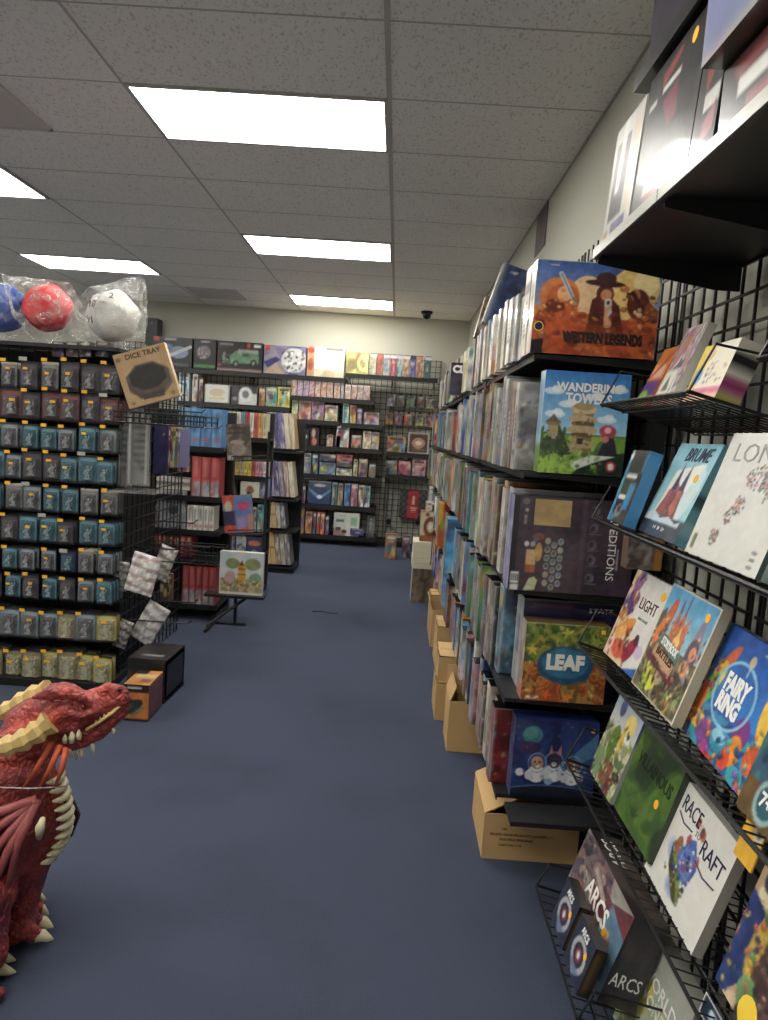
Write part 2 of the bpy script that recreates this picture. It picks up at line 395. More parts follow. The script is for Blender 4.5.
def ceiling_light(cx, y0, label):
    t = thing('ceiling_light', label, 'light', (cx, y0, H), group='recessed fluorescent troffers')
    f = MB(); W2, L = .585, .565
    f.box(-.604, -.018, -.012, -W2, L+.018, .0); f.box(W2, -.018, -.012, .604, L+.018, 0)
    f.box(-W2, -.018, -.012, W2, 0, 0); f.box(-W2, L, -.012, W2, L+.018, 0)
    f.build('frame', M['tbar'], t)
    MB().box(-W2, 0, -.008, W2, L, -.001).build('diffuser', M['lamp'], t)
    return t
cxa = GX-.61; cxb = GX-1.22*2-.61; cxc = GX-1.22*4-.61
ceiling_light(cxa, 3.41, 'large bright ceiling light panel nearest the camera, over the middle of the aisle')
ceiling_light(cxa, 5.85, 'bright ceiling light panel over the aisle, middle one of the centre row')
ceiling_light(cxa, 8.29, 'small distant ceiling light panel closest to the back wall')
ceiling_light(cxb, 4.63, 'ceiling light panel cut by the left edge, above the vent')
ceiling_light(cxb, 7.05, 'ceiling light panel above the bagged plush dice on the left')
for yy, lab in ((.97, 'ceiling light panel behind the camera over the aisle'), (-1.47, 'ceiling light panel near the front wall over the aisle')):
    ceiling_light(cxa, yy, lab)
for yy, lab in ((2.19, 'ceiling light panel left of the camera, outside the picture'), (-.25, 'ceiling light panel left of and behind the camera')):
    ceiling_light(cxb, yy, lab)
for yy, lab in ((.97, 'ceiling light panel at the far left, front'), (3.41, 'ceiling light panel at the far left, second from the front'), (5.85, 'ceiling light panel at the far left, third from the front')):
    ceiling_light(cxc+.0, yy, lab)
def vent(x0, y0, label):
    t = thing('ceiling_vent', label, 'vent', (x0, y0, H)); b = MB()
    b.box(0, 0, -.014, .58, .02, 0); b.box(0, .54, -.014, .58, .56, 0); b.box(0, 0, -.014, .02, .56, 0); b.box(.56, 0, -.014, .58, .56, 0)
    b.build('frame', M['vent'], t)
    s = MB()
    for k in range(14): s.add([(.02, .03+k*.037, -.003), (.56, .03+k*.037, -.003), (.56, .055+k*.037, -.012), (.02, .055+k*.037, -.012), (.02, .03+k*.037, -.001), (.56, .03+k*.037, -.001), (.56, .057+k*.037, -.010), (.02, .057+k*.037, -.010)],
                              [(0, 1, 2, 3), (7, 6, 5, 4), (0, 4, 5, 1), (3, 2, 6, 7), (0, 3, 7, 4), (1, 5, 6, 2)])
    s.build('louvre', M['vent'], t)
vent(-2.54, 3.42, 'grey louvred ceiling vent at the upper left edge')
vent(-2.52, 8.24, 'grey louvred ceiling vent near the back wall')
t = thing('security_camera', 'small black dome security camera on the ceiling near the back wall', 'camera', (.26, 8.85, H))
MB().tube([(0, 0, 0), (0, 0, -.03), (0, 0, -.035)], [.07, .07, .05], 20).build('mount', M['black'], t)
MB().ball((0, 0, -.045), (.05, .05, .05), 16, 10).build('dome', mat('smoked_dome', (14, 14, 16), rough=.15), t, smooth=True)

# ------------------------------------------------------------------ gridwall
def grid_mesh(w, h, cell=.073, r=.0032, name='gridwall'):
    b = MB()
    n = int(round(w/cell)); cw = w/n
    for i in range(n+1):
        X_ = i*cw; X_ = min(max(X_, r), w-r); b.box(X_-r, -r, 0, X_+r, r, h)
    for xx in (.018, w-.018): b.box(xx-r, -r, 0, xx+r, r, h)
    k = int(h/cell)
    for j in range(k+1): b.box(0, -3*r, j*cell-r if j else 0, w, -r, j*cell+r)
    return b.mesh(name, M['wire'])
GP = grid_mesh(.60, 2.33)
gy = 7.83; i = 0
while gy > .2:
    o = link('gridwall_panel', GP, None, (.812, gy, 0), (0, 0, -PI/2)); i += 1
    near = 13-i
    if gy < 2.9: lab = {0: 'bare', }.get(0)
    set_props(o, f'black wire gridwall panel on the right wall, {ordn(i)} counted from the back of the shop', 'wire panel', 'wire panels along the right wall'); gy -= .63

# ------------------------------------------------------------------ right hand long shelving
XF, YE, YR = .36, 2.08, 7.8
LV = dict(top=1.70, second=1.355, third=.998, fourth=.66, bottom=.35)
LNAME = dict(top='top', second='second', third='third', fourth='fourth', bottom='lowest')
def shelf_mesh(w, d, rail=True):
    b = MB(); b.box(0, 0, -.012, w, d, 0); b.box(0, 0, -.02, w, .003, -.012)
    for xx in (.004, w-.006):
        b.prism([(xx, .02, -.012), (xx, d, -.012), (xx, d, -.028), (xx, d-.04, -.028)], (.003, 0, 0))
    return b.mesh('metal_shelf', M['shelf'])
SM = shelf_mesh(1.10, .43)
for lv, z in LV.items():
    for k in range(5):
        yy = YE+1.143*(k+1)-.01
        if lv == 'top' and k == 4: continue
        o = link('metal_shelf', SM, None, (XF+.022, yy, z-.001), (0, 0, -PI/2))
        set_props(o, f'black metal shelf of the {LNAME[lv]} level on the right, {ordn(k+1)} bay from the near end', 'shelf', 'black metal shelves along the right wall')
# protruding near end plate of the lowest shelf
lowp = MB(); lowp.box(0, 0, -.014, .40, .115, 0)
set_props(lowp.build('shelf_end_tray', M['shelf'], None, (at(511, 812, y=1.96).x, 1.955, .3485)), 'empty black end of the lowest right shelf in front of the astronaut dogs box', 'shelf')
# dark end posts
for (px0, yy, w_, lab) in ((.735, 2.10, .04, 'black upright post at the near end of the long right shelves, close to the wall'),):
    set_props(MB().box(0, 0, 0, .04, .05, 1.66).build('shelf_post', M['black'], None, (px0, yy-.02, 0)), lab, 'post')

def vbox(name, w, d, h, faces, base, loc, rot=(0, 0, 0), label='', cat='board game', group=None, material='gloss'):
    o = link(name, box_mesh(name, w, d, h, faces, base, material), None, loc, rot)
    return set_props(o, label, cat, group)

# --- front facing boxes at the near end of each level
def L_(px, py, y): return at(px, py, y=y)
YF = 2.10
# 1 western box
a = Art(120, 90, (52, 84, 150)); a.vgrad((44, 82, 158), (140, 150, 180), 0, .5); a.vgrad((190, 100, 56), (120, 44, 28), .5, 1)
a.mottle(3, [(208, 96, 44), (170, 64, 36), (226, 132, 66)], 3, .8, 0, .48, 1, 1)
a.ell(.78, .3, .2, .3, (238, 196, 110), 1, .3); a.ell(.88, .18, .1, .14, (246, 220, 150)); a.ell(.42, .35, .14, .2, (240, 190, 130), .9)
a.ell(.2, .38, .16, .2, (214, 116, 52)); a.ell(.23, .42, .13, .17, (196, 92, 40)); a.ell(.24, .35, .06, .08, (240, 170, 110)); a.ell(.17, .5, .08, .09, (120, 48, 28)); a.poly([(.05, .62), (.3, .5), (.4, .8), (0, .85)], (200, 84, 44))
a.line(.2, .14, .33, .45, .018, (190, 200, 210)); a.line(.2, .14, .33, .45, .006, (90, 96, 110))
a.poly([(.46, .4), (.56, .3), (.68, .45), (.74, .8), (.42, .8)], (92, 40, 34)); a.ell(.56, .33, .07, .1, (92, 46, 36)); a.ell(.57, .34, .045, .06, (206, 130, 90))
a.ell(.555, .22, .16, .035, (60, 34, 34), 1, .05); a.ell(.56, .17, .08, .07, (66, 38, 38)); a.line(.59, .4, .6, .66, .03, (214, 150, 110)); a.ell(.59, .42, .028, .045, (190, 190, 196)); a.ell(.59, .42, .012, .02, (40, 36, 50)); a.ell(.61, .53, .02, .03, (180, 180, 186))
a.ell(.83, .42, .09, .16, (104, 46, 34)); a.ell(.8, .32, .04, .06, (190, 110, 70)); a.line(.78, .3, .9, .55, .02, (70, 34, 30)); a.ell(.92, .5, .04, .1, (150, 70, 40))
a.mottle(4, [(200, 84, 40), (160, 58, 36)], 9, .35, 0, .66, 1, 1)
a.poly([(0, .86), (.1, .84), (.1, 1), (0, 1)], (34, 30, 40))
busy(a, .0, .55, 1, .98, 50, .045, [(200, 90, 44), (160, 56, 34), (226, 140, 80), (110, 44, 34)], 1, .55); busy(a, .70, .25, .98, .6, 16, .03, [(90, 44, 36), (180, 96, 50), (226, 170, 110)], 2, .8); busy(a, .06, .3, .34, .6, 16, .03, [(214, 120, 60), (150, 70, 44), (240, 180, 120)], 3, .7); a.rect(0, 0, 1, .012, (180, 180, 170))
p0 = at(530, 353, y=YF); WLw = .357; WLh = .262
o = vbox('board_game', WLw, .075, WLh, {'front': a.out(), 'left': rand_spine((206, 170, 150), 8, 24, 4), 'top': np.array([.5, .47, .42])}, (120, 60, 50), (p0.x, YF, LV['top']+.002),
         label='wide cowboy themed board game titled Western Legends, facing out on the top right shelf')
text(o, 'WESTERN LEGENDS', .205, .048, .040, 'ink', y=-.0022, width=.225, bold=.02)
text(o, 'WESTERN LEGENDS', .203, .050, .040, 'brownink', y=-.0010, width=.232, bold=.045)
sticker(o, .018, .075, .014, 'tagy', name='round_badge'); sticker(o, .018, .075, .0115, 'navyink', y=-.001, name='round_badge_centre')
text(o, 'WORLD', .05, .248, .007, 'white', name='publisher_line')
# 2 towers box
a = Art(80, 100, (70, 150, 210)); a.vgrad((40, 116, 196), (150, 206, 232), 0, .6); a.rect(0, .6, 1, 1, (96, 140, 60)); a.mottle(3, [(120, 170, 60), (170, 196, 80), (70, 110, 50)], 5, .8, 0, .62, 1, 1)
for cx, cy in ((.12, .2), (.3, .32), (.85, .16), (.9, .3), (.15, .42), (.75, .45), (.6, .24)): a.ell(cx, cy, .12, .035, (226, 236, 240), .8); a.ell(cx+.03, cy-.02, .06, .035, (236, 242, 244), .8)
a.poly([(.0, .74), (.12, .56), (.2, .5), (.3, .66), (.38, .8), (.1, .84)], (58, 84, 44)); a.rect(.08, .5, .2, .66, (170, 150, 110)); a.ell(.14, .5, .09, .035, (140, 112, 76)); a.poly([(.06, .5), (.14, .42), (.22, .5)], (110, 90, 70))
a.rect(.36, .36, .6, .78, (178, 150, 104)); a.rect(.5, .36, .6, .78, (130, 104, 70)); a.ell(.48, .36, .16, .045, (206, 184, 136)); a.ell(.48, .335, .12, .035, (168, 140, 96)); a.ell(.48, .46, .17, .04, (196, 170, 122)); a.ell(.48, .5, .13, .025, (96, 74, 50)); a.ell(.48, .56, .18, .045, (190, 164, 118)); a.ell(.48, .61, .13, .025, (96, 76, 52)); a.ell(.48, .7, .16, .04, (176, 150, 104)); a.rect(.43, .64, .5, .7, (60, 46, 36))
a.ell(.78, .56, .1, .06, (196, 66, 90)); a.ell(.78, .55, .04, .03, (250, 180, 190)); a.poly([(.68, .8), (.76, .62), (.86, .62), (.92, .8)], (50, 44, 66)); a.ell(.76, .64, .04, .03, (210, 120, 110))
a.poly([(.3, 1), (.7, .8), (1, .76), (1, 1)], (34, 48, 40)); a.poly([(.3, 1), (.68, .86), (.9, .8), (.6, .8), (.2, .95)], (206, 214, 200)); a.poly([(0, .84), (.2, .8), (.45, .95), (.4, 1), (0, 1)], (150, 190, 64)); a.ell(.85, .9, .06, .055, (178, 60, 54)); a.ell(.85, .9, .035, .035, (236, 220, 210))
busy(a, 0, .78, .75, 1, 40, .035, [(120, 170, 60), (170, 196, 80), (80, 120, 50)], 1, .6); busy(a, .0, .56, .34, .8, 20, .03, [(60, 90, 44), (90, 110, 60), (40, 70, 40)], 4, .8); busy(a, .34, .34, .62, .78, 26, .022, [(196, 166, 116), (140, 112, 76), (220, 196, 150)], 5, .6)
p0 = at(537, 477, y=YF)
o = vbox('board_game', .248, .07, .298, {'front': a.out(), 'left': Art(5, 20, (150, 186, 214)).rect(0, .72, 1, 1, (120, 160, 70)).mottle(2, [(130, 176, 220), (190, 210, 226)], 3, .6, 0, 0, 1, .7).out()}, (80, 130, 180), (p0.x, YF, LV['second']+.002),
         label='blue sky board game titled Wandering Towers, facing out on the second right shelf')
text(o, 'WANDERING', .13, .252, .034, 'white', width=.19, bold=.03); text(o, 'TOWERS', .13, .220, .040, 'white', width=.135, bold=.03)
# 3 expeditions back (title turned 90 degrees)
a = Art(120, 96, (62, 50, 62)); a.mottle(2, [(58, 46, 58), (70, 56, 68), (76, 60, 70)], 4, .7); a.rect(.0, 0, .05, 1, (40, 34, 44)); a.rect(.56, 0, .6, 1, (84, 66, 78))
for k, (cx, cy) in enumerate([(.66, .12), (.66, .3), (.66, .47), (.66, .63), (.66, .82)]): a.ell(cx, cy, .035, .05, (104, 94, 104)); a.ell(cx-.01, cy, .018, .03, (58, 48, 60)); a.line(cx-.03, cy+.06, cx+.05, cy+.06, .006, (110, 100, 110))
g = random.Random(4)
for j in range(6):
    for i in range(3):
        cx, cy = .3+i*.052, .46+j*.088+(i % 2)*.04; a.ell(cx, cy, .024, .036, (150, 154, 150)); a.ell(cx, cy-.005, .016, .022, g.choice([(96, 120, 104), (170, 160, 130), (110, 110, 140), (90, 96, 84)]))
a.rect(.13, .56, .21, .78, (206, 160, 116)); a.rect(.13, .72, .21, .8, (170, 90, 60)); a.ell(.23, .58, .03, .1, (190, 150, 80)); a.ell(.13, .5, .02, .028, (200, 200, 196)); a.ell(.18, .5, .02, .028, (170, 170, 170)); a.ell(.22, .42, .05, .04, (130, 80, 60)); a.ell(.2, .46, .02, .02, (60, 110, 150))
a.ell(.1, .06, .03, .035, (110, 106, 112)); a.ell(.11, .15, .015, .02, (170, 160, 160)); a.rect(.095, .2, .115, .3, (150, 140, 140))
a.rect(.02, .8, .085, .92, (220, 220, 216)); a.rect(.02, .93, .085, .99, (214, 214, 210)); 
for k in range(6): a.rect(.025+k*.01, .82, .03+k*.01, .9, (70, 70, 74))
a.poly([(.13, .99), (.17, .86), (.21, .84), (.24, .88), (.22, .98)], (190, 196, 150)); a.rect(.79, .28, .81, .55, (120, 108, 118)); a.rect(.86, .5, .875, .72, (170, 160, 165))
p0 = at(507, 592, y=YF)
o = vbox('board_game', .365, .09, .285, {'front': a.out(), 'left': Art(6, 24, (120, 118, 168)).mottle(3, [(110, 108, 160), (150, 150, 190), (190, 190, 205), (90, 88, 140)], 7, .9).out(), 'top': np.array([.62, .6, .58])}, (60, 48, 60), (p0.x, YF, LV['third']+.002),
         label='dark plum board game back with hexagon tiles, titled Expeditions sideways, on the third right shelf')
text(o, 'EXPEDITIONS', .298, .155, .034, 'white', rot=-PI/2, width=.215, bold=.0)
panel(o, 'kraft_label', Art(14, 10, (178, 148, 92)).mottle(3, [(170, 138, 84), (188, 158, 102)], 2, .7).out(), .062, .200, .108, .078)
# 4 boxes behind and above the leaf box, and the leaf box
a = Art(40, 12, (30, 32, 66)); a.mottle(2, [(34, 34, 76), (46, 42, 90), (28, 28, 56)], 3, .8)
for k in range(6): a.rect(.45+k*.08, .35, .5+k*.08, .6, (200, 196, 190), .8)
p0 = at(519, 598, y=2.16)
o = vbox('board_game', .30, .12, .295, {'front': Art(30, 34, (36, 36, 74)).mottle(3, [(40, 38, 84), (52, 44, 96), (30, 30, 60)], 5, .8).rect(0, .0, 1, .02, (150, 140, 130)).rect(.1, .06, .5, .08, (150, 70, 80)).out(), 'left': rand_spine((190, 186, 196), 5, 20, 6), 'top': np.array([.6, .55, .46])}, (34, 34, 66), (at(520, 650, y=2.2).x, 2.19, LV['fourth']+.002),
         label='tall navy board game standing right behind the autumn leaf box')
text(o, 'STATE', .24, .268, .022, 'white', width=.075)
a = Art(84, 78, (96, 110, 44)); a.mottle(5, [(70, 96, 40), (120, 140, 54), (170, 150, 50), (90, 110, 46), (60, 80, 40)], 8, .9, 0, 0, 1, .5); a.mottle(5, [(170, 70, 30), (206, 104, 40), (140, 60, 34), (190, 130, 60), (120, 84, 40)], 9, .9, 0, .5, 1, 1)
for cx, cy, c in ((.1, .35, (210, 180, 60)), (.5, .12, (206, 196, 60)), (.42, .28, (190, 196, 70)), (.85, .2, (150, 170, 70)), (.12, .62, (196, 80, 36)), (.25, .75, (214, 104, 40)), (.75, .82, (206, 96, 44)), (.9, .6, (196, 120, 60)), (.3, .9, (220, 90, 36)), (.55, .93, (226, 120, 50)), (.92, .9, (190, 130, 90)), (.15, .1, (120, 140, 60)), (.68, .2, (100, 130, 60))):
    for q in range(5): an = q*2*PI/5+cx*9; a.poly([(cx+.09*math.cos(an), cy+.09*math.sin(an)), (cx+.035*math.cos(an+.6), cy+.035*math.sin(an+.6)), (cx, cy), (cx+.035*math.cos(an-.6), cy+.035*math.sin(an-.6))], c)
a.ell(.5, .52, .32, .23, (30, 78, 116)); a.ell(.5, .5, .27, .18, (40, 106, 150)); a.ell(.3, .6, .12, .1, (34, 84, 124)); a.ell(.68, .62, .12, .1, (34, 84, 124)); a.ell(.5, .72, .06, .06, (34, 84, 124))
a.rect(0, .0, 1, .015, (190, 186, 150)); a.rect(.06, .93, .22, .97, (230, 220, 190))
busy(a, 0, .5, .28, 1, 20, .05, [(206, 100, 40), (150, 60, 34), (220, 150, 60)], 1, .7); busy(a, .7, .45, 1, 1, 20, .05, [(206, 110, 50), (170, 80, 40), (190, 150, 80)], 2, .7); busy(a, 0, 0, 1, .28, 34, .05, [(90, 120, 44), (150, 160, 60), (60, 90, 40), (190, 180, 70)], 3, .6); a.ell(.5, .52, .33, .24, (30, 78, 116)); a.ell(.5, .5, .28, .19, (44, 110, 152)); a.ell(.5, .46, .2, .1, (60, 130, 170), .6)
p0 = at(520, 702, y=YF)
o = vbox('board_game', .252, .07, .243, {'front': a.out(), 'left': Art(5, 20, (170, 140, 110)).mottle(3, [(180, 150, 130), (150, 110, 90), (200, 190, 170)], 7, .9).rect(0, .8, 1, 1, (196, 90, 80)).out()}, (110, 90, 50), (p0.x, YF, LV['fourth']+.002),
         label='autumn leaves board game titled Leaf with a blue patch, on the fourth right shelf')
text(o, 'LEAF', .125, .122, .062, 'white', width=.115, bold=.06); sticker(o, .232, .226, .009, 'tagy', square=True)
# 5 astronaut dogs
a = Art(84, 84, (30, 44, 96)); a.vgrad((26, 34, 84), (46, 74, 140), 0, .7); a.mottle(2, [(24, 32, 80), (40, 60, 120), (50, 76, 140)], 6, .5)
a.poly([(1, .12), (.72, .42), (.78, .55), (1, .4)], (86, 140, 180), .7); a.ell(.22, .2, .12, .11, (60, 128, 134)); a.ell(.2, .18, .08, .07, (84, 156, 156), .8); a.ell(.2, .36, .13, .08, (70, 40, 86), .8)
for cx, cy, s_, c in ((.3, .55, 1, (226, 222, 214)), (.5, .52, 1.05, (206, 206, 214)), (.72, .56, 1, (216, 208, 200))):
    a.ell(cx, cy+.14*s_, .11*s_, .11*s_, (222, 222, 226)); a.ell(cx-.09, cy+.16, .05, .06, (206, 206, 214)); a.ell(cx+.09, cy+.16, .05, .06, (196, 196, 206)); a.ring(cx, cy, .105, .12, .07, (120, 170, 206), .8); a.ell(cx, cy, .075, .085, {.3: (196, 140, 104), .5: (56, 56, 76), .72: (150, 110, 96)}[cx])
    a.ell(cx-.025, cy-.01, .012, .012, (20, 20, 24)); a.ell(cx+.025, cy-.01, .012, .012, (20, 20, 24)); a.ell(cx, cy+.035, .03, .03, (220, 210, 200)); a.ell(cx, cy+.02, .012, .01, (20, 20, 24))
a.poly([(.43, .44), (.45, .3), (.48, .42)], (180, 110, 110)); a.poly([(.52, .42), (.57, .3), (.58, .45)], (180, 110, 110)); a.ell(.1, .68, .05, .05, (214, 214, 220)); a.ell(.45, .78, .05, .04, (140, 170, 200))
a.ell(.5, 1.1, .8, .28, (70, 116, 160)); a.ell(.5, 1.115, .8, .28, (30, 34, 52)); a.ell(.9, .6, .04, .03, (40, 80, 90)); a.rect(0, .96, 1, 1, (24, 26, 34))
busy(a, .15, .52, .9, .78, 34, .025, [(214, 214, 220), (150, 160, 190), (90, 100, 140)], 1, .5); busy(a, 0, 0, 1, .4, 24, .02, [(60, 90, 150), (90, 120, 180)], 2, .4)
p0 = at(508, 797, y=YF)
o = vbox('board_game', .256, .07, .25, {'front': a.out(), 'left': Art(5, 20, (70, 84, 130)).mottle(3, [(60, 72, 120), (90, 110, 160), (46, 50, 84)], 7, .9).out()}, (34, 44, 90), (p0.x+.004, YF, LV['bottom']+.002),
         label='dark blue board game with three dogs in astronaut suits on the lowest right shelf')
sticker(o, .238, .225, .008, 'tag', square=True)

# --- rows of boxes standing behind them
PAL = dict(top=['cream', 'white', 'light grey', 'cream', 'grey', 'cream', 'white', 'charcoal', 'tan', 'light grey', 'navy'],
           second=['light grey', 'red', 'maroon', 'brown', 'grey', 'charcoal', 'blue', 'cream', 'teal', 'grey', 'brown', 'light grey'],
           third=['grey', 'light grey', 'charcoal', 'cream', 'teal', 'tan', 'grey', 'orange', 'olive', 'light grey', 'brown', 'white'],
           fourth=['light grey', 'sky blue', 'navy', 'cream', 'grey', 'maroon', 'charcoal', 'tan', 'white', 'green', 'grey', 'purple'],
           bottom=['white', 'light grey', 'navy', 'blue', 'red', 'cream', 'charcoal', 'pink', 'grey', 'brown', 'sky blue', 'orange'])
ROWS = dict(top=(2.18, 6.7, .215, .255, .095), second=(2.18, 7.75, .25, .31, .10), third=(2.20, 7.75, .28, .318, .10), fourth=(2.335, 7.75, .265, .30, .10), bottom=(2.18, 7.75, .22, .285, .10))
row_boxes = {}
for ri, (lv, (y0, y1, h0, h1, th)) in enumerate(ROWS.items()):
    y = y0; k = 0; row_boxes[lv] = []
    pal = PAL[lv]; last = None
    while y < y1-.12:
        if lv == 'top' and 4.22 < y < 4.46: y = 4.46
        if lv == 'fourth' and 3.92 < y < 4.32: y = 4.32
        if lv == 'fourth' and 4.88 < y < 5.22: y = 5.22
        k += 1; t_ = random.choice([.05, .06, .07, .08, .09]) * (1.0 if y < 3.6 else 1.6); h = random.uniform(h0, h1)
        c = random.choice([p for p in pal if p != last]); last = c; base = jit(col(c), 12)
        if lv == 'fourth' and k < 3: c = ['', 'sky blue', 'charcoal'][k]; base = col(c)
        xj = XF+random.choice([-.006, 0, .006, .012, .03]); w = min(.40, random.uniform(.27, .30))
        if lv == 'top' and k < 4: h = [0, .262, .20, .215][k]
        size = 'slim' if t_ < .07 else ('thick' if t_ > .095 else 'medium')
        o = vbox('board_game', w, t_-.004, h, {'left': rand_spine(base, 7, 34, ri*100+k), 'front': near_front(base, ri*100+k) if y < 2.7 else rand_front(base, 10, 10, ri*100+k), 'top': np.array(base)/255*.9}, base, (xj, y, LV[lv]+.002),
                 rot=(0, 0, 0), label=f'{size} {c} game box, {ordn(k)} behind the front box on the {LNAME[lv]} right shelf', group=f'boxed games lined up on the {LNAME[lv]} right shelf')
        row_boxes[lv].append((o, y, h, t_)); y += t_
# leaning / lying boxes on top of the top row
def top_under(y): return LV['top']+max(h for (o, yy, h, t_) in row_boxes['top'] if abs(yy-y) < .35)
zt = top_under(2.95)
a = Art(12, 30, (44, 60, 112)); a.mottle(3, [(40, 56, 108), (60, 84, 140), (36, 40, 80)], 3, .9); a.rect(0, 0, .12, 1, (190, 190, 184)); a.rect(.6, 0, 1, .1, (90, 90, 90)); a.ell(.8, .5, .15, .3, (170, 150, 90)); a.ell(.35, .12, .08, .02, (220, 220, 214)); a.ell(.35, .88, .1, .02, (220, 220, 214))
vbox('board_game', .17, .09, .26, {'front': a.out(), 'left': Art(10, 24, (190, 188, 178)).mottle(3, [(196, 194, 186), (150, 150, 150)], 3, .8).out()}, (90, 84, 80), (.335, 3.14, 1.950), (0, math.radians(16), 0), 'blue and grey game box leaning on top of the top right row of boxes')
zt2 = top_under(3.6)
a = Art(12, 14, (120, 96, 76)); a.mottle(3, [(90, 74, 62), (150, 120, 90), (60, 52, 48), (190, 180, 160)], 6, .9)
vbox('board_game', .28, .08, .22, {'front': a.out(), 'left': Art(4, 20, (196, 184, 150)).out()}, (120, 96, 76), (.372, 3.85, zt2+.03), (0, math.radians(12), 0), 'brown mottled game box leaning on top of the row, further back')
a = Art(20, 20, (40, 38, 60)); a.mottle(3, [(34, 34, 50), (60, 50, 80)], 6, .9)
o = vbox('board_game', .25, .10, .19, {'front': a.out(), 'left': Art(24, 24, (30, 32, 52)).mottle(3, [(30, 30, 46), (44, 44, 76)], 4, .8).out()}, (30, 32, 50), (XF-.062, 4.35, LV['top']+.002), label='navy game box turned face out with white letters CL on the top right shelf')
text(o, 'CL', .045, .15, .06, 'white', y=-.0012, bold=.06)
# poster scrap high on the right wall
p0 = at(534, 258, x=XW-.007); p1 = at(546, 224, x=XW-.007)
o = link('wall_poster', box_mesh('wall_poster', p0.y-p1.y, .006, .40, {'front': Art(16, 18, (120, 96, 100)).mottle(2, [(140, 120, 120), (96, 66, 70), (70, 60, 66)], 3, .9).out()}, (90, 80, 84), 'print'), None, (XW-.007, p0.y, p0.z), (0, 0, -PI/2))
set_props(o, 'small mauve poster pinned on the right wall above the shelves', 'poster')

# --- cardboard cartons on the floor, right
def carton(loc, w, d, h, label, flaps=(), rotz=0, text_lines=None, opened=True):
    t = thing('cardboard_box', label, 'cardboard box', loc, (0, 0, rotz)); b = MB(); k = .004
    b.box(0, 0, 0, w, d, k)
    b.box(0, 0, k, w, k, h); b.box(0, d-k, k, w, d, h); b.box(0, k, k, k, d-k, h); b.box(w-k, k, k, w, d-k, h)
    if not opened: b.box(0, 0, h-k, w, d, h)
    b.build('body', M['card'], t)
    if not opened:
        MB().box(-.0008, d/2-.02, h*.7, -.0001, d/2+.02, h+.0008).box(-.0008, d/2-.02, h+.0001, w+.0008, d/2+.02, h+.0008).build('tape', mat('packing_tape', (196, 166, 112), rough=.25, var=.03), t)
    for (side, ln, ang) in flaps:
        f = MB(); c, s = math.cos(ang), math.sin(ang)
        if side == 'left': pts = [(k, 0, h), (k-ln*s, 0, h+ln*c), (k-ln*s, d, h+ln*c), (k, d, h)]; n = (-c, 0, -s)
        elif side == 'right': pts = [(w-k, 0, h), (w-k+ln*s, 0, h+ln*c), (w-k+ln*s, d, h+ln*c), (w-k, d, h)]; n = (c, 0, -s)
        elif side == 'front': pts = [(0, k, h), (0, k-ln*s, h+ln*c), (w, k-ln*s, h+ln*c), (w, k, h)]; n = (0, -c, -s)
        else: pts = [(0, d-k, h), (0, d-k+ln*s, h+ln*c), (w, d-k+ln*s, h+ln*c), (w, d-k, h)]; n = (0, c, -s)
        f.prism(pts, Vector(n)*k); f.build('flap', M['card'], t)
    if text_lines:
        for i, (s_, xx, zz, sz) in enumerate(text_lines): text(t, s_, xx, zz, sz, 'brownink', name='printed_line', y=-.0008)
    return t
pc = at(481, 858, z=0)
carton((pc.x, pc.y, 0), .33, .30, .165, 'large open cardboard box at the near end of the right shelves, one flap raised', flaps=[('left', .165, math.radians(-62))],
       text_lines=[('-100', .07, .112, .012), ('BOARD GAME PRODUCT LADDERS -1-1', .135, .092, .0125), ('MULTIPLE OPENINGS', .115, .074, .0125), ('CARTON 1-14', .095, .054, .0125)])
pc = at(446, 751, z=0)
carton((pc.x, pc.y, 0), .27, .22, .24, 'open cardboard box standing behind the large flapped carton', flaps=[('left', .07, math.radians(-20)), ('back', .1, math.radians(8))],
       text_lines=[('MADE IN', .22, .12, .01), ('BOARD GAME', .22, .10, .01), ('BOX 3/4', .22, .08, .01)])
pc = at(434, 720, z=0)
carton((pc.x, pc.y, 0), .25, .26, .20, 'closed cardboard box on the floor, lower one of the small stack', opened=False)
carton((pc.x+.004, pc.y+.02, .2025), .26, .26, .13, 'closed cardboard box, upper one of the small stack beside the right shelves', opened=False)
pc = at(433, 668, z=0)
carton((pc.x+.01, pc.y, 0), .25, .28, .27, 'closed cardboard box behind the small stack of two', opened=False)
carton((pc.x, pc.y+.45, 0), .24, .28, .26, 'open cardboard box further along the right shelves, low flap bent out', flaps=[('left', .07, math.radians(20))])
carton((pc.x, pc.y+.74, 0), .25, .22, .30, 'tall closed cardboard box at the far right shelves', opened=False)
# stack of white cartons & misc games piled out in front of the far shelves
for i in range(5):
    vbox('flat_box', .22, .30, .045, {}, (206, 200, 176), (.20+random.uniform(-.006, .006), 6.05, .30+i*.047), (0, 0, 0), f'flat cream carton by the far right shelves, {ordn(i+1)} from the bottom of its pile', 'box', 'flat cream cartons in a pile', 'matte')
vbox('game_carton', .2, .28, .298, {'front': Art(8, 10, (120, 104, 84)).mottle(3, [(90, 76, 60), (150, 130, 100), (60, 50, 44)], 3, .9).out(), 'left': Art(8, 10, (206, 200, 180)).out()}, (150, 136, 110), (.21, 6.06, 0), (0, 0, 0), 'brown patterned box under the pile of flat cream cartons', 'box')
FAR = [(418, 437, 529, 560, (150, 96, 66), 'pale box with a brown ring emblem standing on the pile of cream cartons'), (437, 447, 503, 540, (214, 150, 50), 'yellow and orange box at the far end, high on the pile'),
       (445, 458, 517, 562, (70, 136, 186), 'sky blue picture box beside the yellow and orange box'), (438, 452, 558, 580, (58, 84, 160), 'blue picture box below the sky blue one'),
       (438, 450, 580, 604, (130, 90, 70), 'brown portrait box under the blue picture box'), (425, 437, 517, 528, (190, 170, 160), 'small white box with a dark window on top of the brown ring box')]
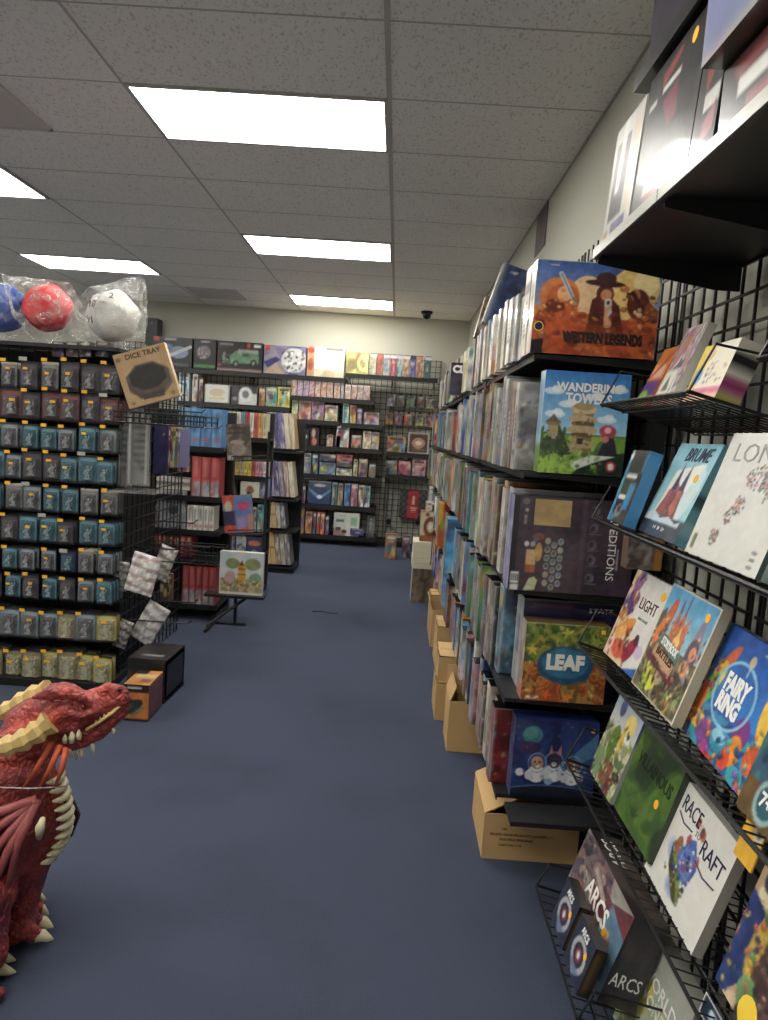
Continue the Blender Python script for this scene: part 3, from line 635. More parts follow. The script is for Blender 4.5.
yy = 5.55
for i, (xa, xb, ya, yb_, c, lab) in enumerate(FAR):
    yq = [6.1, 5.02, 4.06, 5.35, 5.33, 6.12][i]
    pa, pb = at(xa, yb_, y=yq), at(xb, ya, y=yq); w = pb.x-pa.x; d = .2; z0 = pa.z
    if i in (1, 2): w = .30; d = .18; z0 = LV['fourth']+.002; pb.z = min(pb.z, .975)
    elif i in (3, 4): w = .350-pa.x
    elif i == 0: z0 = .535; pb.z = .79
    elif i == 5: z0 = .793; pb.z = .87
    A = Art(12, 14, c); A.mottle(3, [tuple(np.array(c)*.6), c, tuple(np.clip(np.array(c)*1.4, 0, 255)), (206, 196, 170)], i, .8)
    if i == 0: A = Art(14, 18, (206, 190, 150)); A.ring(.6, .5, .3, .26, .3, (120, 50, 40)); A.rect(0, .78, 1, 1, (150, 84, 50)); A.ell(.6, .5, .1, .08, (220, 220, 214)); A.ell(.4, .1, .12, .06, (90, 60, 50))
    if i == 1: A = Art(30, 18, (222, 176, 50)); A.rect(0, .5, 1, 1, (196, 92, 46)); A.ell(.15, .5, .1, .12, (150, 180, 60)); A.rect(.12, 0, 1, .4, (170, 60, 50))
    if i == 5: A.rect(.5, .2, 1, .9, (50, 54, 40))
    vbox('game_box', w, d, pb.z-z0, {'front': A.out(), 'left': rand_spine(c, 4, 8, i)}, c, (pa.x, yq, z0), (0, 0, 0), lab, 'box')
# stuff that carries those piles
MB_ = MB(); 
pl = at(438, 604, y=5.33).z
vbox('storage_box', .352-at(438, 604, y=5.33).x, .24, pl-.003, {'front': Art(6, 8, (150, 120, 84)).mottle(2, [(160, 130, 90), (120, 92, 66)], 2, .8).out()}, (150, 124, 88), (at(438, 604, y=5.33).x, 5.33, 0), (0, 0, 0), 'tan storage box under the brown portrait box', 'box')

# ------------------------------------------------------------------ near right: tilted wire shelves with face-out games
def wire_shelf(y_far, y_near, xl, z, label, side=.10, tilt=17, group='black wire display shelves on the near right wall', xw=.80):
    """lip (low front edge) at x=xl, z; base falls towards the wall"""
    t = thing('wire_shelf', label, 'shelf', (xl, y_far, z), group=group)
    dx = xw-xl; dz = -dx*math.tan(math.radians(tilt)); L = y_far-y_near; r = .0018
    b = MB(); n = int(L/.03)
    for k in range(n+1):
        y = -L*k/n; b.tube([(0, y, -.004), (dx, y, dz-.004)], r, 4, False)
    for q in (.0, .22, .5, .8, 1.0): b.tube([(dx*q, 0, dz*q-.008), (dx*q, -L, dz*q-.008)], r*1.3, 4, False)
    b.build('wire_base', M['wire'], t)
    b = MB(); b.tube([(-.002, .0, -.002), (-.002, -L, -.002)], .0036, 6)
    b.build('front_lip', M['wire'], t)
    for yy in (0, -L):
        s = MB(); up = (side*.42, yy, side*.9); up2 = (dx, yy, dz+side*1.15)
        s.tube([(0, yy, 0), up, up2, (dx, yy, dz-.004), (0, yy, 0)], .003, 5, False)
        s.build('side_frame', M['wire'], t)
    return t
HB = {}
def hero(key, x, y, z, ph, th, w, h, d, art, left, label, right=None, base=(80, 80, 80), top=None, cat='board game', name='board_game', material='gloss', bottom=None):
    f = {'front': art.out()}
    if left is not None: f['left'] = left
    if right is not None: f['right'] = right
    if top is not None: f['top'] = top
    o = link(name, box_mesh(name, w, d, h, f, base, material), None, (x, y, z), (-th, 0, -PI/2+ph))
    HB[key] = o; return set_props(o, label, cat)

# level 2
wire_shelf(1.93, .86, .545, 1.252, 'wire display shelf holding the castle box and the white footprint box', side=.10, tilt=17)
a = Art(30, 34, (38, 38, 44)); a.rect(0, 0, .16, 1, (56, 132, 184)); a.ell(.1, .1, .07, .06, (220, 230, 236)); a.rect(.18, .33, .75, .39, (214, 216, 214)); a.rect(.18, .62, .6, .68, (206, 210, 210)); a.rect(.16, .4, 1, .44, (30, 30, 34)); a.rect(.55, .45, .85, .8, (52, 120, 176)); a.ell(.45, .83, .18, .09, (120, 120, 116)); a.ell(.45, .81, .1, .05, (60, 60, 60)); a.ell(.25, .92, .12, .05, (50, 120, 170)); a.rect(.85, .05, 1, .3, (46, 100, 150))
hero('blue', .545, 1.80, 1.262, -.02, .274, .135, .185, .03, a, Art(2, 10, (60, 140, 190)).out(), 'small black and light blue game box leaning at the far end beside the castle box', base=(60, 130, 180))
a = Art(64, 70, (128, 186, 200)); a.vgrad((120, 184, 204), (150, 198, 206), 0, .75); a.poly([(.18, .75), (.25, .3), (.85, .2), (.9, .45), (.75, .8)], (226, 224, 212)); a.ell(.8, .55, .12, .3, (190, 212, 214), .9, .3)
a.poly([(.2, .76), (.34, .46), (.42, .4), (.5, .46), (.62, .44), (.72, .8)], (150, 74, 60)); a.mottle(5, [(170, 84, 70), (120, 56, 60), (200, 110, 84)], 5, .7, .28, .5, .66, .76); a.poly([(.33, .5), (.39, .2), (.45, .5)], (66, 56, 84)); a.poly([(.5, .5), (.58, .22), (.63, .5)], (66, 56, 84)); a.rect(0, .78, 1, 1, (52, 60, 76)); a.poly([(0, .78), (.2, .74), (.4, .8), (.6, .77), (.8, .82), (.9, .79), (.9, .86), (0, .84)], (190, 206, 212)); a.mottle(4, [(46, 54, 70), (60, 70, 86)], 4, .7, 0, .85, 1, 1)
o = hero('teal', .582, 1.676, 1.253, -.001, .37, .219, .225, .035, a, Art(3, 8, (110, 160, 176)).out(), 'light teal board game with a red twin-spired castle on the upper wire shelf', right=Art(4, 16, (92, 152, 168)).rect(0, .5, 1, .6, (30, 50, 60)).rect(0, .8, 1, .84, (200, 220, 220)).out(), base=(92, 150, 166))
text(o, 'BRUME', .125, .196, .045, 'navyink', width=.13, slant=.35, bold=.01); sticker(o, .17, .145, .010)
text(o, '1-4   30   12+', .11, .02, .012, 'white')
a = Art(90, 90, (206, 206, 198)); a.mottle(2, [(204, 204, 196), (210, 210, 202)], 3, .5)
g = random.Random(3)
def blob_fig(cx, cy, rx, ry, n):
    for _ in range(n):
        t_, r_ = g.uniform(0, 2*PI), g.random()**.5
        a.ell(cx+rx*r_*math.cos(t_), cy+ry*r_*math.sin(t_), .011, .011, g.choice([(70, 60, 60), (170, 110, 70), (120, 80, 90), (90, 110, 80), (150, 140, 130), (200, 120, 120), (60, 60, 80)]))
blob_fig(.62, .34, .19, .10, 100); blob_fig(.74, .42, .08, .08, 30); blob_fig(.47, .55, .07, .07, 34); blob_fig(.40, .64, .05, .07, 30); blob_fig(.32, .81, .055, .075, 34)
a.rect(.05, .83, .1, .95, (96, 110, 50)); 
for q in range(3): a.ell(.88, .84+q*.05, .035, .012, (120, 120, 116))
o = hero('white', .577, 1.387, 1.25, .001, .293, .275, .245, .06, a, None, 'big white board game with a footprint made of tiny figures on the upper wire shelf', base=(200, 200, 194), right=Art(3, 10, (90, 110, 106)).out())
text(o, 'LONGS', .15, .205, .052, 'greyink', width=.225, slant=.0, bold=-.005)
o = hero('dk', .577, 1.095, 1.25, 0, .29, .20, .25, .05, Art(20, 24, (60, 80, 78)).mottle(3, [(50, 66, 66), (84, 104, 96), (150, 160, 120)], 3, .9), None, 'dark green game box nearest the camera on the upper wire shelf', base=(60, 80, 78))

# level 3
wire_shelf(1.86, .84, .52, .921, 'wire display shelf under the blue sea creature game and the story castle game', tilt=15)
a = Art(56, 60, (214, 210, 200)); a.mottle(2, [(216, 212, 202), (206, 206, 204)], 3, .6)
a.poly([(0, 0), (.25, .1), (.35, .4), (.3, .7), (.6, .9), (.5, 1), (0, 1)], (226, 196, 150)); a.ell(.2, .12, .1, .16, (160, 96, 160), 1, .4); a.ell(.22, .3, .14, .1, (150, 84, 120)); a.ell(.15, .42, .16, .1, (90, 60, 120)); a.ell(.1, .5, .12, .08, (200, 120, 60)); a.ell(.3, .62, .24, .08, (226, 140, 60), 1, -.5); a.ell(.22, .72, .2, .08, (240, 176, 90), 1, -.5); a.ell(.35, .85, .2, .1, (214, 90, 60)); a.poly([(.55, .72), (.7, .62), (.8, .7), (.7, .86), (.6, .95), (.5, .9)], (150, 40, 60)); a.ell(.7, .66, .06, .06, (80, 40, 60)); a.ell(.85, .75, .1, .07, (190, 170, 200), .8); a.poly([(.6, 1), (1, .88), (1, 1)], (50, 90, 170)); a.ell(.08, .85, .1, .12, (240, 200, 190))
busy(a, 0, .05, .34, .55, 26, .05, [(160, 96, 160), (90, 60, 110), (206, 130, 60), (60, 60, 120), (230, 190, 110)], 1, .8); busy(a, .05, .6, .62, .98, 26, .045, [(230, 140, 60), (240, 190, 110), (190, 70, 50), (120, 60, 40)], 2, .75)
o = hero('light', .585, 1.851, .903, .03, .306, .221, .238, .03, a, Art(2, 8, (206, 204, 196)).out(), 'white board game with colourful heroes down its left side on the middle wire shelf', base=(206, 204, 196))
text(o, 'LIGHT', .145, .165, .042, 'brownink', width=.10, bold=.0); text(o, 'AND SHADE', .145, .13, .011, 'greyink')
sticker(o, .197, .205, .012)
a = Art(72, 72, (96, 168, 206)); a.vgrad((70, 150, 206), (150, 196, 206), 0, .5); a.mottle(5, [(70, 64, 50), (104, 96, 60), (130, 120, 84), (60, 66, 60), (150, 140, 96)], 5, .95, 0, .5, 1, 1)
a.poly([(0, .6), (0, .3), (.1, .22), (.2, .5), (.2, .7)], (110, 96, 84)); a.ell(.2, .3, .07, .2, (196, 90, 54), 1, .2); a.ell(.13, .42, .06, .16, (226, 120, 60), 1, .3); a.poly([(.3, .5), (.36, .14), (.42, .3), (.47, .1), (.52, .3), (.6, .2), (.62, .5)], (200, 110, 76)); a.poly([(.44, .5), (.5, .28), (.56, .5)], (238, 200, 90)); a.line(.37, .1, .37, .2, .012, (80, 70, 84)); a.line(.47, .04, .47, .2, .012, (80, 70, 84))
a.poly([(.72, .6), (.78, .2), (.84, .12), (.9, .3), (.9, .7)], (140, 130, 150)); a.ell(.82, .45, .1, .13, (96, 84, 96)); a.ell(.84, .44, .06, .06, (230, 150, 110)); a.ell(.8, .58, .08, .07, (226, 150, 100)); a.ell(.5, .44, .06, .05, (240, 196, 110))
a.poly([(.22, .42), (.66, .5), (.64, .6), (.2, .52)], (110, 140, 140)); a.poly([(.18, .54), (.64, .62), (.62, .72), (.16, .64)], (196, 150, 110)); a.poly([(.1, .62), (.72, .72), (.72, .76), (.1, .67)], (110, 40, 60))
a.ell(.3, .84, .15, .1, (206, 206, 60)); a.ell(.22, .9, .1, .07, (160, 180, 50)); a.ell(.45, .76, .09, .09, (180, 160, 120)); a.ell(.75, .72, .07, .09, (80, 70, 66)); a.ell(.55, .9, .1, .08, (100, 80, 60)); a.ring(.75, .92, .05, .055, .25, (190, 150, 70)); a.ell(.9, .86, .05, .05, (140, 160, 90))
a.rect(0, 0, 1, .02, (214, 206, 180)); a.rect(.97, 0, 1, 1, (214, 206, 180)); a.rect(0, .98, 1, 1, (214, 206, 180)); a.rect(0, 0, .02, 1, (214, 206, 180))
busy(a, .03, .62, .96, .97, 110, .035, [(104, 96, 60), (70, 60, 44), (150, 140, 80), (190, 190, 60), (130, 90, 60), (90, 110, 60), (60, 56, 60)], 1); busy(a, .03, .3, .28, .62, 26, .03, [(200, 110, 70), (130, 80, 60), (220, 170, 110), (90, 84, 90)], 2); busy(a, .68, .3, .96, .62, 26, .03, [(150, 130, 130), (226, 150, 110), (90, 80, 96), (200, 190, 170)], 3); busy(a, .3, .24, .64, .48, 26, .022, [(206, 120, 80), (230, 190, 100), (150, 90, 80), (110, 130, 150)], 4); a.poly([(.22, .42), (.66, .5), (.64, .6), (.2, .52)], (90, 120, 124)); a.poly([(.18, .54), (.64, .62), (.62, .72), (.16, .64)], (196, 150, 110)); a.poly([(.1, .66), (.72, .75), (.72, .78), (.1, .70)], (110, 40, 60))
a.rect(0, 0, 1, .02, (214, 206, 180)); a.rect(.97, 0, 1, 1, (214, 206, 180)); a.rect(0, .98, 1, 1, (214, 206, 180)); a.rect(0, 0, .02, 1, (214, 206, 180))
o = hero('castle', .565, 1.566, .919, -.007, .298, .243, .244, .02, a, Art(2, 8, (206, 196, 170)).out(), 'cream bordered board game with a busy fairy-tale castle crowd on the middle shelf', right=Art(3, 10, (196, 184, 150)).out(), base=(200, 190, 160))
text(o, 'STORYBOOK', .105, .120, .024, 'white', width=.09, rot=-.1, bold=.03); text(o, 'BATTLES', .1, .096, .022, 'brownink', width=.09, rot=-.1, bold=.03); sticker(o, .205, .215, .010)
a = Art(80, 80, (34, 90, 176)); a.vgrad((30, 78, 170), (40, 120, 200), 0, .6); a.mottle(4, [(30, 96, 150), (60, 140, 180), (36, 70, 140), (50, 160, 170)], 6, .9, 0, .66, 1, 1)
a.ell(.2, .3, .06, .2, (206, 90, 60), 1, .5); a.ell(.16, .42, .08, .14, (230, 190, 60), 1, .3); a.ell(.12, .55, .09, .14, (90, 180, 90), 1, .3); a.ell(.06, .68, .07, .18, (220, 110, 50)); a.ell(.14, .82, .14, .07, (240, 180, 60)); a.ell(.3, .86, .12, .1, (120, 60, 150)); a.ell(.36, .95, .1, .05, (170, 60, 150)); a.ell(.55, .82, .16, .09, (50, 150, 190)); a.ell(.5, .8, .1, .05, (130, 200, 220)); a.ell(.72, .66, .1, .12, (120, 50, 130)); a.ell(.72, .8, .09, .12, (240, 140, 40)); a.ell(.66, .9, .07, .08, (230, 70, 50)); a.ell(.92, .5, .08, .2, (240, 190, 60), 1, -.3); a.ell(.95, .75, .1, .12, (220, 90, 40)); a.ell(.45, 1, .07, .05, (230, 60, 40)); a.ell(.85, .93, .1, .07, (60, 170, 180))
a.ring(.45, .48, .27, .26, .05, (130, 190, 226)); a.ell(.5, .18, .04, .05, (190, 170, 140)); a.line(.5, .2, .5, .3, .007, (190, 200, 220)); a.line(.6, .08, .95, .1, .008, (160, 190, 220))
busy(a, .0, .76, 1, 1, 70, .035, [(60, 140, 190), (120, 60, 150), (240, 150, 50), (50, 170, 150), (220, 80, 60), (36, 80, 150)], 1, .8); busy(a, .0, .3, .18, .76, 26, .03, [(230, 180, 60), (90, 180, 90), (220, 100, 60), (160, 60, 130)], 2, .8); busy(a, .86, .35, 1, .8, 18, .03, [(240, 190, 60), (220, 90, 50), (60, 150, 190)], 3, .8)
o = hero('fairy', .594, 1.347, .905, -.057, .309, .267, .230, .03, a, Art(5, 14, (40, 96, 170)).mottle(3, [(40, 80, 160), (60, 130, 190)], 3, .9).out(), 'bright blue board game titled Fairy Ring with orange and purple sea creatures', right=Art(4, 12, (34, 80, 150)).out(), base=(36, 84, 160))
text(o, 'FAIRY', .12, .135, .046, 'white', width=.092, bold=.05); text(o, 'RING', .118, .098, .044, 'white', width=.085, bold=.05)
a = Art(60, 70, (36, 56, 84)); a.mottle(4, [(34, 54, 84), (54, 90, 110), (70, 120, 120), (40, 66, 60)], 8, .9); a.ell(.4, .45, .1, .12, (200, 190, 110)); a.ell(.3, .55, .12, .16, (60, 120, 160)); a.ell(.6, .6, .2, .2, (70, 130, 60)); a.rect(0, .8, 1, 1, (110, 84, 50)); a.ell(.3, .86, .12, .1, (46, 90, 106)); a.ring(.3, .86, .12, .1, .15, (150, 180, 176))
o = hero('stones', .56, 1.055, .905, -.02, .28, .22, .29, .05, a, None, 'dark blue board game with white lettering at the right edge of the middle wire shelf', base=(34, 50, 76))
text(o, 'RIVERSTONES', .055, .2, .034, 'white', rot=PI/2, width=.16, bold=.04); text(o, '7+', .066, .04, .03, 'white', bold=.03)

# level 4
wire_shelf(1.885, .84, .525, .582, 'wire display shelf under the green box and the white raft game', tilt=15)
a = Art(44, 56, (170, 180, 190)); a.vgrad((150, 170, 196), (206, 206, 190), 0, .4); a.mottle(4, [(110, 140, 70), (150, 160, 96), (206, 196, 150), (84, 110, 60)], 3, .9, 0, .35, 1, 1); a.ell(.4, .5, .14, .2, (96, 130, 50)); a.ell(.6, .45, .07, .16, (230, 180, 60)); a.ell(.7, .2, .16, .12, (228, 206, 110)); a.ell(.3, .12, .1, .1, (70, 84, 130)); a.ell(.75, .36, .1, .04, (226, 226, 220)); a.rect(.35, .68, .7, .95, (140, 90, 64)); a.ell(.2, .8, .12, .18, (120, 150, 100)); a.ell(.85, .75, .12, .06, (60, 44, 40)); a.rect(.62, .8, .8, 1, (110, 50, 50)); a.poly([(0, .86), (.08, .84), (.08, 1), (0, 1)], (40, 44, 90))
busy(a, 0, .25, .95, 1, 80, .04, [(96, 130, 60), (150, 170, 90), (206, 190, 120), (120, 90, 60), (190, 200, 190), (70, 90, 50)], 1, .8)
o = hero('garden', .579, 1.851, .573, .01, .286, .183, .232, .05, a, Art(3, 8, (150, 160, 150)).out(), 'pale board game with a leafy garden picture, left of the dark green game', right=Art(4, 12, (170, 176, 176)).rect(0, 0, 1, .3, (90, 106, 140)).out(), base=(170, 174, 170))
a = Art(60, 60, (52, 78, 36)); a.mottle(2, [(44, 62, 38), (60, 92, 36), (84, 118, 40), (66, 100, 38)], 2, .9); a.ell(.42, .75, .32, .25, (88, 120, 40), .5, 0, 1); a.line(.2, .75, .4, .58, .012, (56, 84, 34), .8); a.line(.4, .58, .42, .5, .012, (56, 84, 34), .8)
for q in range(5): a.line(.42, .86, .42+.12*math.cos(-PI/2+(q-2)*.5), .86+.14*math.sin(-PI/2+(q-2)*.5), .014, (50, 74, 32), .8)
a.rect(0, 0, 1, .1, (44, 58, 42), .6); a.ell(.6, .18, .14, .05, (40, 54, 34), .7)
o = hero('green', .581, 1.641, .584, .006, .265, .236, .219, .05, a, Art(2, 8, (40, 60, 34)).out(), 'plain dark green board game with black lettering beside the white raft game', right=Art(3, 8, (36, 52, 30)).out(), base=(40, 58, 34))
text(o, 'VILLAINOUS', .125, .150, .042, 'greenink', width=.19, bold=.02); sticker(o, .178, .105, .010)
a = Art(84, 78, (216, 214, 204)); a.ell(.36, .62, .22, .12, (140, 160, 206), .8, .5, .6); a.ell(.46, .8, .12, .14, (110, 130, 200), .7, .7, .7)
a.poly([(.26, .5), (.34, .48), (.5, .66), (.62, .86), (.56, .88), (.36, .72)], (110, 130, 54)); a.poly([(.24, .54), (.5, .78), (.6, .9), (.52, .9), (.3, .72)], (80, 70, 44)); a.poly([(.34, .56), (.44, .36), (.52, .32), (.66, .5), (.62, .7), (.5, .7)], (70, 100, 176)); a.mottle(6, [(60, 84, 160), (110, 140, 200), (150, 80, 110)], 9, .6, .4, .42, .6, .66); a.ell(.33, .5, .05, .08, (160, 96, 60)); a.ell(.6, .74, .05, .05, (206, 206, 206)); a.ell(.6, .74, .025, .025, (60, 60, 70)); a.ell(.42, .38, .03, .05, (180, 70, 80)); a.ell(.62, .45, .03, .05, (170, 70, 90))
for px_, c in ((.4, (170, 80, 50)), (.46, (190, 190, 186)), (.52, (190, 110, 50)), (.49, (110, 60, 50))): a.ell(px_+.05, .19+(px_-.4)*.4, .03, .05, c)
busy(a, .34, .42, .64, .72, 40, .022, [(60, 90, 180), (110, 140, 210), (160, 60, 80), (200, 210, 226), (40, 60, 130)], 1); busy(a, .26, .52, .62, .9, 18, .02, [(120, 130, 60), (90, 80, 40), (160, 150, 90)], 2, .7)
o = hero('race', .586, 1.433, .562, -.031, .294, .262, .217, .02, a, None, 'white board game titled Race to Raft with a crowded blue raft', right=Art(3, 12, (160, 158, 150)).out(), base=(190, 188, 180))
text(o, 'RACE', .082, .180, .045, 'navyink', width=.085, bold=.0); text(o, 'RAFT', .203, .150, .045, 'navyink', width=.09, bold=.0); text(o, 'TO', .132, .157, .016, 'greyink', bold=.02)
b = MB(); b.tube([(.040, -.001, .158), (.07, -.001, .148), (.11, -.001, .152)], .0017, 5); b.build('title_underline', M['navyink'], o); MB().tube([(.158, -.001, .120), (.198, -.001, .112), (.243, -.001, .118)], .0017, 5).build('title_underline', M['navyink'], o)
a = Art(70, 70, (206, 180, 140)); a.mottle(3, [(214, 190, 150), (190, 150, 110), (226, 206, 170)], 5, .8); a.ell(.3, .35, .25, .14, (226, 206, 172)); a.poly([(0, .35), (.18, .4), (.25, .8), (.1, 1), (0, 1)], (44, 60, 120)); a.ell(.12, .25, .06, .06, (60, 60, 84)); a.ell(.24, .6, .08, .2, (200, 160, 60)); a.poly([(.3, .45), (1, .5), (1, 1), (.25, 1)], (84, 62, 56)); a.mottle(6, [(74, 50, 50), (110, 84, 74), (60, 40, 44)], 6, .8, .34, .5, 1, 1); a.ell(.95, .65, .2, .25, (160, 156, 150)); a.ell(.3, .85, .1, .1, (110, 150, 90)); a.ell(.42, .97, .1, .05, (60, 110, 170)); a.rect(.3, .02, 1, .045, (170, 60, 50))
busy(a, .3, .5, 1, 1, 90, .03, [(84, 56, 52), (120, 90, 80), (60, 40, 44), (150, 120, 100)], 1, .7); busy(a, .0, .35, .32, 1, 50, .03, [(50, 66, 130), (206, 170, 70), (90, 120, 80), (180, 90, 70)], 2, .8)
o = hero('ticket', .60, 1.125, .56, -.03, .27, .27, .27, .05, a, None, 'brown travel themed board game with red lettering, cut off at the lower right', base=(190, 160, 120))
text(o, 'TICKET', .125, .225, .055, 'redink', width=.22, bold=.02); sticker(o, .10, .022, .026, 'tagy')
o2 = link('shelf_talker', box_mesh('shelf_talker', .055, .003, .07, {'front': Art(12, 16, (238, 176, 40)).ell(.75, .2, .28, .2, (214, 204, 184)).ell(.75, .2, .12, .09, (60, 50, 44)).out()}, (230, 170, 40), 'print'), None, tuple(at(733, 852, x=.575)), (-.25, 0, -PI/2))
set_props(o2, 'orange cardboard tab sticking out at the top corner of the white raft game', 'label')
o2 = link('shelf_tag', box_mesh('shelf_tag', .06, .003, .035, {'front': Art(14, 10, (214, 214, 210)).rect(.08, .1, .92, .9, (30, 40, 60)).ell(.6, .5, .2, .25, (190, 210, 220)).out()}, (30, 40, 60), 'print'), None, (.548, 1.065, .548), (-.25, 0, -PI/2))
set_props(o2, 'small dark blue and white tag clipped below the brown travel game', 'label')

# level 5
wire_shelf(1.80, 1.36, .455, .262, 'lowest wire shelf carrying the big Arcs box', tilt=14, side=.07)
a = Art(90, 70, (110, 110, 116)); a.mottle(3, [(100, 80, 84), (130, 90, 84), (84, 70, 80), (150, 130, 116)], 5, .8); a.poly([(.6, .0), (1, 0), (1, .3), (.7, .3)], (160, 156, 146), .8); a.poly([(.3, .1), (.7, .2), (1, .0), (1, .4), (.72, .75), (.45, .5)], (104, 44, 50)); a.poly([(.72, .2), (1, .3), (1, 1), (.6, 1)], (90, 124, 150)); a.line(.1, .3, .7, .6, .006, (190, 170, 160)); a.ell(.2, .7, .12, .2, (170, 90, 60), 1, .4); a.ell(.75, .62, .05, .2, (214, 150, 90), 1, .3); a.ell(.72, .85, .08, .1, (206, 120, 60)); a.ell(.42, .2, .12, .12, (140, 110, 100)); a.ell(.12, .15, .08, .1, (60, 56, 60))
busy(a, .0, .05, .6, .6, 60, .035, [(120, 84, 84), (80, 66, 76), (170, 140, 120), (60, 56, 66)], 1, .6); busy(a, .55, .5, .95, 1, 40, .03, [(206, 140, 90), (90, 124, 150), (160, 110, 84), (60, 80, 100)], 2, .7); a.poly([(.35, .15), (.62, .28), (.6, .36), (.33, .22)], (190, 176, 164), .7)
AR = hero('arcs', .509, 1.769, .253, .005, .304, .348, .207, .085, a, None, 'large dark board game titled Arcs lying back on the lowest wire shelf', right=Art(8, 14, (46, 40, 46)).mottle(2, [(40, 36, 42), (60, 46, 60)], 3, .8).out(), top=Art(30, 8, (44, 40, 46)).mottle(3, [(40, 36, 42), (62, 50, 50), (110, 90, 80)], 4, .7).out(), base=(40, 36, 42))
text(AR, 'ARCS', .185, .12, .062, 'white', width=.15, bold=.02); sticker(AR, .262, .105, .010)
te = text(AR, 'ARCS', .17, .035, .05, 'white', width=.11, face='top', rot=PI); te.location = (0, 0, .2078)
te = text(AR, 'ARCS', .042, .06, .045, 'white', width=.07, face='right', y=.3486, bold=.0)
for i, (yy, lab) in enumerate(((1.66, 'small dark Arcs expansion box, the farther of two in front of the big Arcs box'), (1.525, 'small dark Arcs expansion box, the nearer of two in front of the big Arcs box'))):
    a = Art(26, 26, (40, 44, 62)); a.ring(.5, .55, .3, .26, .2, (170, 170, 176)); a.ell(.5, .55, .15, .14, (120, 50, 60)); a.ell(.5, .55, .07, .07, (200, 200, 200)); a.poly([(.2, .75), (.5, .95), (.8, .75)], (110, 120, 150))
    o = hero('arcx%d' % i, .462, yy, .272, 0, .29, .115, .115, .028, a, None, lab, right=Art(4, 6, (26, 24, 28)).rect(.3, .1, .6, .9, (150, 110, 60)).out(), base=(24, 22, 26))
    text(o, 'ARCS', .055, .098, .022, 'white', width=.045, bold=.02); sticker(o, .088, .072, .008)
wire_shelf(1.545, .86, .54, .148, 'lowest wire shelf nearest the camera under the World Wonders box', tilt=13, side=.07)
a = Art(60, 66, (170, 176, 160)); a.vgrad((160, 158, 148), (170, 190, 160), 0, .5); a.mottle(3, [(150, 180, 140), (190, 200, 150), (206, 196, 110)], 7, .7, 0, .35, 1, 1); a.ell(.3, .5, .12, .25, (214, 196, 60), .9, .4); a.ell(.2, .75, .14, .2, (110, 120, 70)); a.ell(.8, .6, .2, .2, (150, 190, 196))
busy(a, 0, .35, .9, 1, 60, .045, [(150, 180, 120), (206, 200, 110), (110, 130, 90), (190, 206, 200)], 1, .6)
o = hero('wonders', .588, 1.521, .135, .017, .217, .257, .242, .05, a, None, 'pale green board game titled World Wonders at the bottom of the picture', base=(150, 150, 140))
text(o, 'WORLD', .135, .178, .042, 'white', width=.16, bold=.01); text(o, 'WONDERS', .155, .138, .042, 'white', width=.185, bold=.01)

# level 1 basket with small colourful packages
wire_shelf(1.945, 1.372, .545, 1.558, 'wire basket shelf with small colourful packages below the high shelf', tilt=13, side=.10)
a = Art(20, 24, (224, 130, 50)); a.rect(0, .55, 1, .8, (84, 50, 130)); a.rect(.1, .3, .8, .5, (236, 190, 170)); a.ell(.3, .85, .3, .15, (150, 196, 60)); a.line(.1, .5, .9, .1, .05, (200, 70, 60))
hero('p1', .60, 1.86, 1.548, 0, .42, .10, .165, .02, a, None, 'orange and purple card game package at the far end of the wire basket', base=(200, 110, 50), cat='card game', name='card_game')
a = Art(24, 30, (190, 150, 170)); a.mottle(4, [(206, 120, 60), (150, 90, 150), (226, 226, 214), (60, 60, 90), (210, 180, 140)], 6, .9); a.rect(.1, .55, .6, .85, (220, 226, 206)); a.poly([(.2, .8), (.35, .6), (.5, .8)], (60, 90, 60))
hero('p2', .60, 1.735, 1.546, 0, .36, .12, .20, .02, a, Art(2, 6, (226, 224, 216)).out(), 'mixed colour picture card package in the middle of the wire basket', base=(220, 216, 206), cat='card game', name='card_game')
a = Art(36, 30, (226, 222, 196)); a.poly([(0, 0), (.4, 0), (.15, 1), (0, 1)], (226, 196, 40)); a.ell(.18, .55, .12, .15, (60, 140, 206)); a.ell(.3, .2, .12, .1, (206, 170, 110)); a.rect(.2, .78, 1, .88, (210, 90, 140)); a.rect(0, .88, 1, 1, (236, 190, 150)); a.specks(.4, .35, .95, .7, 20, .02, [(60, 60, 60), (120, 60, 90)], 4)
hero('p3', .60, 1.545, 1.548, 0, .33, .16, .125, .05, a, None, 'yellow and white party game package with pink stripe in the wire basket', right=Art(4, 12, (220, 214, 196)).rect(0, .25, 1, .45, (26, 26, 26)).rect(0, .6, 1, .8, (150, 40, 100)).rect(0, .85, 1, 1, (160, 150, 40)).out(), base=(210, 206, 180), cat='card game', name='card_game')
hero('p4', .66, 1.25, 1.63, 0, .3, .1, .12, .03, Art(10, 10, (180, 160, 206)).mottle(3, [(190, 170, 214), (150, 120, 180)], 3, .9), None, 'pale purple package at the right edge above the wire basket', base=(150, 130, 180), cat='card game', name='card_game')
wire_shelf(1.27, .92, .62, 1.615, 'short wire basket at the right edge holding the pale purple package', tilt=9, side=.08)
# small package hanging behind the upper wire shelf
a = Art(12, 12, (120, 104, 92)); a.mottle(3, [(140, 120, 110), (84, 70, 60), (170, 160, 150)], 3, .9); a.rect(.75, 0, 1, 1, (176, 110, 50))
vbox('small_game', .10, .05, .10, {'front': a.out()}, (110, 90, 70), (.68, 2.02, 1.10), (0, 0, 0), 'small brown package on the wire panel beside the plum coloured box', 'package')

